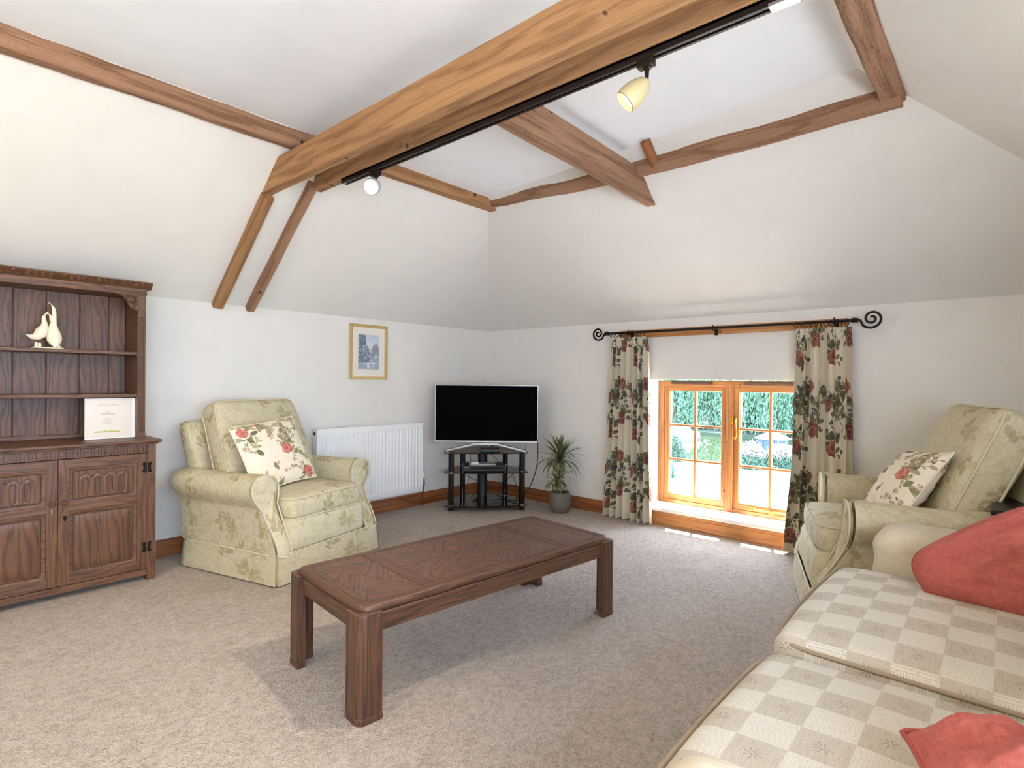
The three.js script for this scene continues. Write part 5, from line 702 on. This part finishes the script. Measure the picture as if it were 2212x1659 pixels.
// ---------------------------------------------------------------- spotlight track
{
  const t = thing('spotlight_track', 'dark bronze spotlight track fixed under the far tie beam', 'light track', [0, 0, 0]);
  const bz = std({ name: 'dark_bronze', color: 0x2c211e, roughness: 0.38, metalness: 0.55 }), y1 = 2.337, z = 2.503;
  part('rail', [boxAB(1.235, 4.0, y1 - 0.012, y1, z - 0.019, z + 0.019, 0.002, 'x'), boxAB(1.235, 4.0, y1 - 0.028, y1, z - 0.019, z - 0.013, 0.0015, 'x'), boxAB(1.235, 4.0, y1 - 0.028, y1, z + 0.013, z + 0.019, 0.0015, 'x'), boxAB(1.235, 4.0, y1 - 0.028, y1 - 0.024, z - 0.016, z - 0.007, 0.001), boxAB(1.235, 4.0, y1 - 0.028, y1 - 0.024, z + 0.007, z + 0.016, 0.001)], bz, t);
  part('bright_conductor', [boxAB(1.24, 4.0, y1 - 0.0185, y1 - 0.0125, z - 0.0115, z - 0.0075, 0.001), boxAB(1.24, 4.0, y1 - 0.0185, y1 - 0.0125, z + 0.004, z + 0.0125, 0.001)], M.silver, t);  // silver strips made wide to imitate white reflections along the rail
  part('connector', boxAB(3.585, 3.67, y1 - 0.031, y1 - 0.02, z - 0.02, z + 0.02, 0.002), M.silver, t);
  // heads: bullet-shaped shades on a short stem
  const head = (label, x, at, bodyMat, scale, power) => {
    const h = thing('spotlight', label, 'spotlight', [x, y1 - 0.028, z]);
    part('adapter', [boxAB(-0.03, 0.03, -0.026, 0.002, -0.017, 0.017, 0.004), tr(lathe([[0, -0.03], [0.016, -0.03], [0.018, -0.026], [0, -0.024]], 20), 0.004, 0, 0)], bz, h);
    part('stem', [tr(cyl(0.009, 0.006, 0.05, 14), 0.004, -0.05, 0), tr(new THREE.SphereGeometry(0.008, 12, 8), 0.004, -0.076, 0)], bz, h);
    const dir = new V3(...at).sub(new V3(x, 2.2, z)).normalize(), q = new THREE.Quaternion().setFromUnitVectors(new V3(0, -1, 0), dir);
    const shade = lathe([[0, 0.002], [0.012, 0.002], [0.022, -0.008], [0.032, -0.028], [0.038, -0.055], [0.039, -0.078], [0.037, -0.09], [0.034, -0.093], [0.034, -0.078], [0.03, -0.05], [0.01, -0.02], [0, -0.02]], 32);
    const s = part('shade', shade, bodyMat, h); s.quaternion.copy(q); s.position.set(0.004, -0.074, 0); s.scale.setScalar(scale);
    const lens = part('lens', tr(new THREE.SphereGeometry(0.033, 24, 12, 0, 2 * PI, 0, 1.0).rotateX(PI).scale(1, 0.35, 1), 0, -0.074, 0), std({ name: 'lit_lamp_lens', color: 0xffffff, emissive: new THREE.Color().setRGB(1, 0.9, 0.72), emissiveIntensity: 5, roughness: 0.3 }), s); lens.castShadow = false;
    const l = new THREE.SpotLight(LIGHT.warm, power, 0, 0.72, 0.9); const off = dir.clone().multiplyScalar(0.1 * scale); l.position.copy(s.position).add(off); l.target.position.copy(l.position).add(dir); l.castShadow = true; l.shadow.radius = 1.6; l.name = 'spotlight_light'; h.add(l, l.target);
  };
  const grey = std({ name: 'pale_grey_glass_shade', color: 0xb9bfc0, roughness: 0.35 }), amber = std({ name: 'cream_shade', color: 0xc9b98a, roughness: 0.4 });
  head('pale grey bullet spotlight near the left end of the track, facing the room', 1.548, [3.6, 0.75, 4.9], grey, 1.12, LIGHT.spot);
  head('cream bullet spotlight hanging from the middle of the track, tilted to the left', 3.172, [1.3, 0, 3.9], amber, 1.12, LIGHT.spot);
}

// ---------------------------------------------------------------- garden and river outside the window (the room is upstairs)
const GY = -4.3;
{
  const r = rng(201), n1 = periodic(40, 40, 202), n2 = periodic(160, 160, 203);
  const lawnM = std({ name: 'sunlit_mown_lawn', roughness: 1, map: dataTex(512, 512, (u, v) => mix3([112, 128, 92], [164, 174, 138], n1(u, v) * 0.5 + n2(u, v) * 0.5), 14, 14) });
  const paveM = std({ name: 'pale_gravel', roughness: 1, map: dataTex(512, 512, (u, v) => mix3([168, 168, 166], [214, 214, 212], n2(u, v)), 3, 3) });
  struct('lawn', [slab(-10.6, 60, GY - 0.5, GY, -43, -8), slab(-70, -10.6, GY - 0.5, GY, -33.6, -8)], lawnM);
  struct('unseen_gravel_yard', [slab(-70, 60, GY - 0.5, GY + 0.005, -8, 14)], paveM);  // out of view below the windows, pale so it bounces sunlight up into the room
  struct('far_bank', [slab(-110, 40, GY - 0.5, GY + 0.25, -130, -53)], std({ name: 'bank_painted_shade', color: 0x2a3a2a, roughness: 1 }));  // dark green holds the shade under the willows in its colour
  struct('river', [slab(-110, 40, GY - 0.6, GY - 0.12, -53, -33)], std({ name: 'green_river_water', color: 0x2c3524, roughness: 0.03 }));
  // foliage: one instanced mass of small leaves on each tree or bush, over branches
  const quad = (() => { const g = new THREE.BufferGeometry(); g.setAttribute('position', new THREE.Float32BufferAttribute([0, 0, 0, 0.45, 0.13, 0.04, 1, 0, 0, 0.45, -0.13, 0.04], 3)); g.setAttribute('uv', new THREE.Float32BufferAttribute([0, 0, 0.5, 1, 1, 0, 0.5, -1], 2)); g.setIndex([0, 2, 1, 0, 3, 2]); g.computeVertexNormals(); return g; })();
  const mats = { willow: phys({ name: 'willow_leaf', color: 0x5a8468, roughness: 0.8, transmission: 0.35, thickness: 0, side: THREE.DoubleSide }), shrub: phys({ name: 'shrub_leaf', color: 0x355a4c, roughness: 0.8, transmission: 0.3, thickness: 0, side: THREE.DoubleSide }), flower: phys({ name: 'pale_flower', color: 0xa5949c, roughness: 0.9, transmission: 0.4, thickness: 0, side: THREE.DoubleSide }), bark: std({ name: 'willow_bark', color: 0x5a5347, roughness: 1 }) };
  const mass = (name, parent, mat, list) => { const m = new THREE.InstancedMesh(quad, mat, list.length), o = new THREE.Object3D(); list.forEach(([x, y, z, s, rx, ry, rz], i) => { o.position.set(x, y, z); o.scale.setScalar(s); o.rotation.set(rx, ry, rz); o.updateMatrix(); m.setMatrixAt(i, o.matrix); }); m.name = name; m.userData.kind = 'stuff'; m.castShadow = m.receiveShadow = true; parent.add(m); return m; };
  const willow = (label, x, z, h, w, seed) => {
    const q = rng(seed), t = thing('willow_tree', label, 'tree', [x, GY + 0.2, z]); const L = [];
    part('trunk', [tube([[0, 0, 0], [0.1, h * 0.2, 0], [-0.1, h * 0.4, 0], [0.2, h * 0.6, 0.1]], 0.32, 20, 8), ...Array.from({ length: 7 }, (_, i) => { const a = i / 7 * 2 * PI; return tube([[0, h * 0.25, 0], [Math.cos(a) * w * 0.3, h * (0.5 + q() * 0.15), Math.sin(a) * w * 0.3], [Math.cos(a) * w * 0.75, h * (0.65 + q() * 0.2), Math.sin(a) * w * 0.75]], 0.12, 14, 6); })], mats.bark, t);
    for (let i = 0; i < 900; i++) { const a = q() * 2 * PI, d = Math.sqrt(q()) * w, top = h * (1 - 0.45 * (d / w) ** 2) * (0.8 + q() * 0.22), len = Math.min(top - 0.2, h * (0.25 + q() * 0.55)), cx = Math.cos(a) * d, cz = Math.sin(a) * d, n = Math.round(len * 6); for (let k = 0; k < n; k++) L.push([cx + (q() - 0.5) * 0.5 + Math.cos(a) * k * 0.012, top - k / n * len, cz + (q() - 0.5) * 0.5, 0.3 + q() * 0.28, q() * 6, (q() - 0.5) * 0.8, -PI / 2 + (q() - 0.5) * 0.5]); }
    mass('foliage', t, mats.willow, L);
  };
  willow('weeping willow on the far river bank behind the right window panes', -14.2, -58, 12.5, 5.2, 5);
  willow('weeping willow with a leaning trunk on the far bank behind the left casement', -21.5, -60, 12.5, 4.6, 6);
  willow('pale willow at the left edge of the window view', -28.5, -60, 12, 4.4, 7);
  willow('distant willow between the two nearest willows on the bank', -19, -68, 13, 6, 8);
  willow('willow at the right edge of the window view behind the summer house', -7.5, -56, 12, 4.6, 9);
  const bush = (label, x, z, w, h, d, n, seed, flower) => { const q = rng(seed), t = thing('shrub', label, 'shrub', [x, GY, z]); part('stems', Array.from({ length: 7 }, (_, i) => tube([[0, 0, 0], [(q() - 0.5) * w * 0.7, h * 0.5, (q() - 0.5) * d * 0.7], [(q() - 0.5) * w, h * 0.8, (q() - 0.5) * d]], 0.03, 8, 5)), mats.bark, t);
    const L = [], F = []; for (let i = 0; i < n; i++) { const a = q() * 2 * PI, e = Math.acos(q()), s = 0.75 + q() * 0.25, x1 = Math.cos(a) * Math.sin(e) * w / 2 * s, y1 = Math.cos(e) * h * s * (0.9 + 0.2 * Math.sin(a * 5)), z1 = Math.sin(a) * Math.sin(e) * d / 2 * s; const up = y1 > h * 0.5 && q() < flower; (up ? F : L).push([x1, y1 + 0.05, z1, 0.2 + q() * 0.2, q() * 6, q() * 6, q() * 6]); }
    mass('foliage', t, mats.shrub, L); if (F.length) mass('blossom', t, mats.flower, F); };
  bush('flowering shrub in front of the summer house at the left of it', -8.1, -32.7, 1.9, 1.55, 1.6, 2600, 11, 0.85);
  bush('flowering shrub in front of the summer house at the right of it', -6.7, -33.6, 1.9, 1.5, 1.6, 2600, 12, 0.85);
  bush('white flowering bush at the right end of the shrubs', -5.6, -34.5, 1.7, 1.7, 1.6, 2200, 16, 0.95);
  bush('dark green round bush at the left edge of the lawn', -13.3, -32.6, 1.5, 1.75, 1.5, 2600, 13, 0);
  bush('pale bush below the dark round bush at the left of the lawn', -10.6, -25.5, 1.1, 1.3, 1.2, 1800, 14, 0.6);
  // summer house
  { const t = thing('summer_house', 'blue grey octagonal summer house with a pale pointed roof on the lawn', 'summer house', [-9.1, GY, -40.3]), w = 1.05, oct = (k, y) => Array.from({ length: 8 }, (_, i) => new V3(Math.cos((i + 0.5) * PI / 4) * k, y, Math.sin((i + 0.5) * PI / 4) * k)); const blue = std({ name: 'blue_grey_boards', color: 0x253a4c, roughness: 0.7 }), a = oct(w, 0), b = oct(w, 1.35);
    for (let i = 0; i < 8; i++) { const p = a[i], q = a[(i + 1) % 8], m = p.clone().add(q).multiplyScalar(0.5), len = p.distanceTo(q), o = part('wall_panel', [boxAB(-len / 2 + 0.04, len / 2 - 0.04, 0, 0.7, -0.02, 0.02), boxAB(-len / 2, -len / 2 + 0.06, 0, 1.35, -0.03, 0.03), boxAB(len / 2 - 0.06, len / 2, 0, 1.35, -0.03, 0.03), boxAB(-len / 2, len / 2, 1.27, 1.35, -0.03, 0.03), boxAB(-len / 2 + 0.04, len / 2 - 0.04, 0.7, 1.3, -0.012, 0.0)], blue, t); o.position.set(m.x, 0, m.z); o.rotation.y = Math.atan2(m.x, m.z); }
    part('roof', tr(new THREE.ConeGeometry(1.32, 0.62, 8).rotateY(PI / 8), 0, 1.62, 0), std({ name: 'pale_felt_roof', color: 0xd8d2c6, roughness: 0.9 }), t); }
  // boat
  { const t = thing('river_cruiser', 'white cabin boat moored on the river at the left of the window view', 'boat', [-19.6, GY - 0.15, -47.6], 0.75); const wht = std({ name: 'white_hull', color: 0xf1f1ee, roughness: 0.4 });
    const hull = softBox(3.4, 0.7, 1.5, 0.2, 16, 6, 8, (v) => { v.z *= 1 - 0.8 * sstep(v.x, 0.5, 1.7); v.y += 0.2 * sstep(v.x, 0.4, 1.7); v.z *= 0.8 + 0.3 * (v.y + 0.35); }).translate(0, 0.3, 0); part('hull', hull, wht, t);
    part('rubbing_strake', boxAB(-1.7, 1.2, 0.2, 0.26, -0.8, 0.8, 0.02), std({ name: 'navy_strake', color: 0x3a5a80, roughness: 0.5 }), t); part('cabin', softBox(1.7, 0.65, 1.1, 0.15, 10, 6, 6, (v) => { v.x += 0.25 * (0.3 - v.y) * (v.x > 0 ? 1 : 0.3); }).translate(-0.2, 0.95, 0), wht, t); part('cabin_window', [boxAB(-0.7, 0.2, 0.9, 1.12, 0.53, 0.57, 0.02), boxAB(-0.7, 0.2, 0.9, 1.12, -0.57, -0.53, 0.02)], std({ name: 'dark_cabin_glass', color: 0x55667a, roughness: 0.1 }), t); }
}
renderer.render(scene, camera);
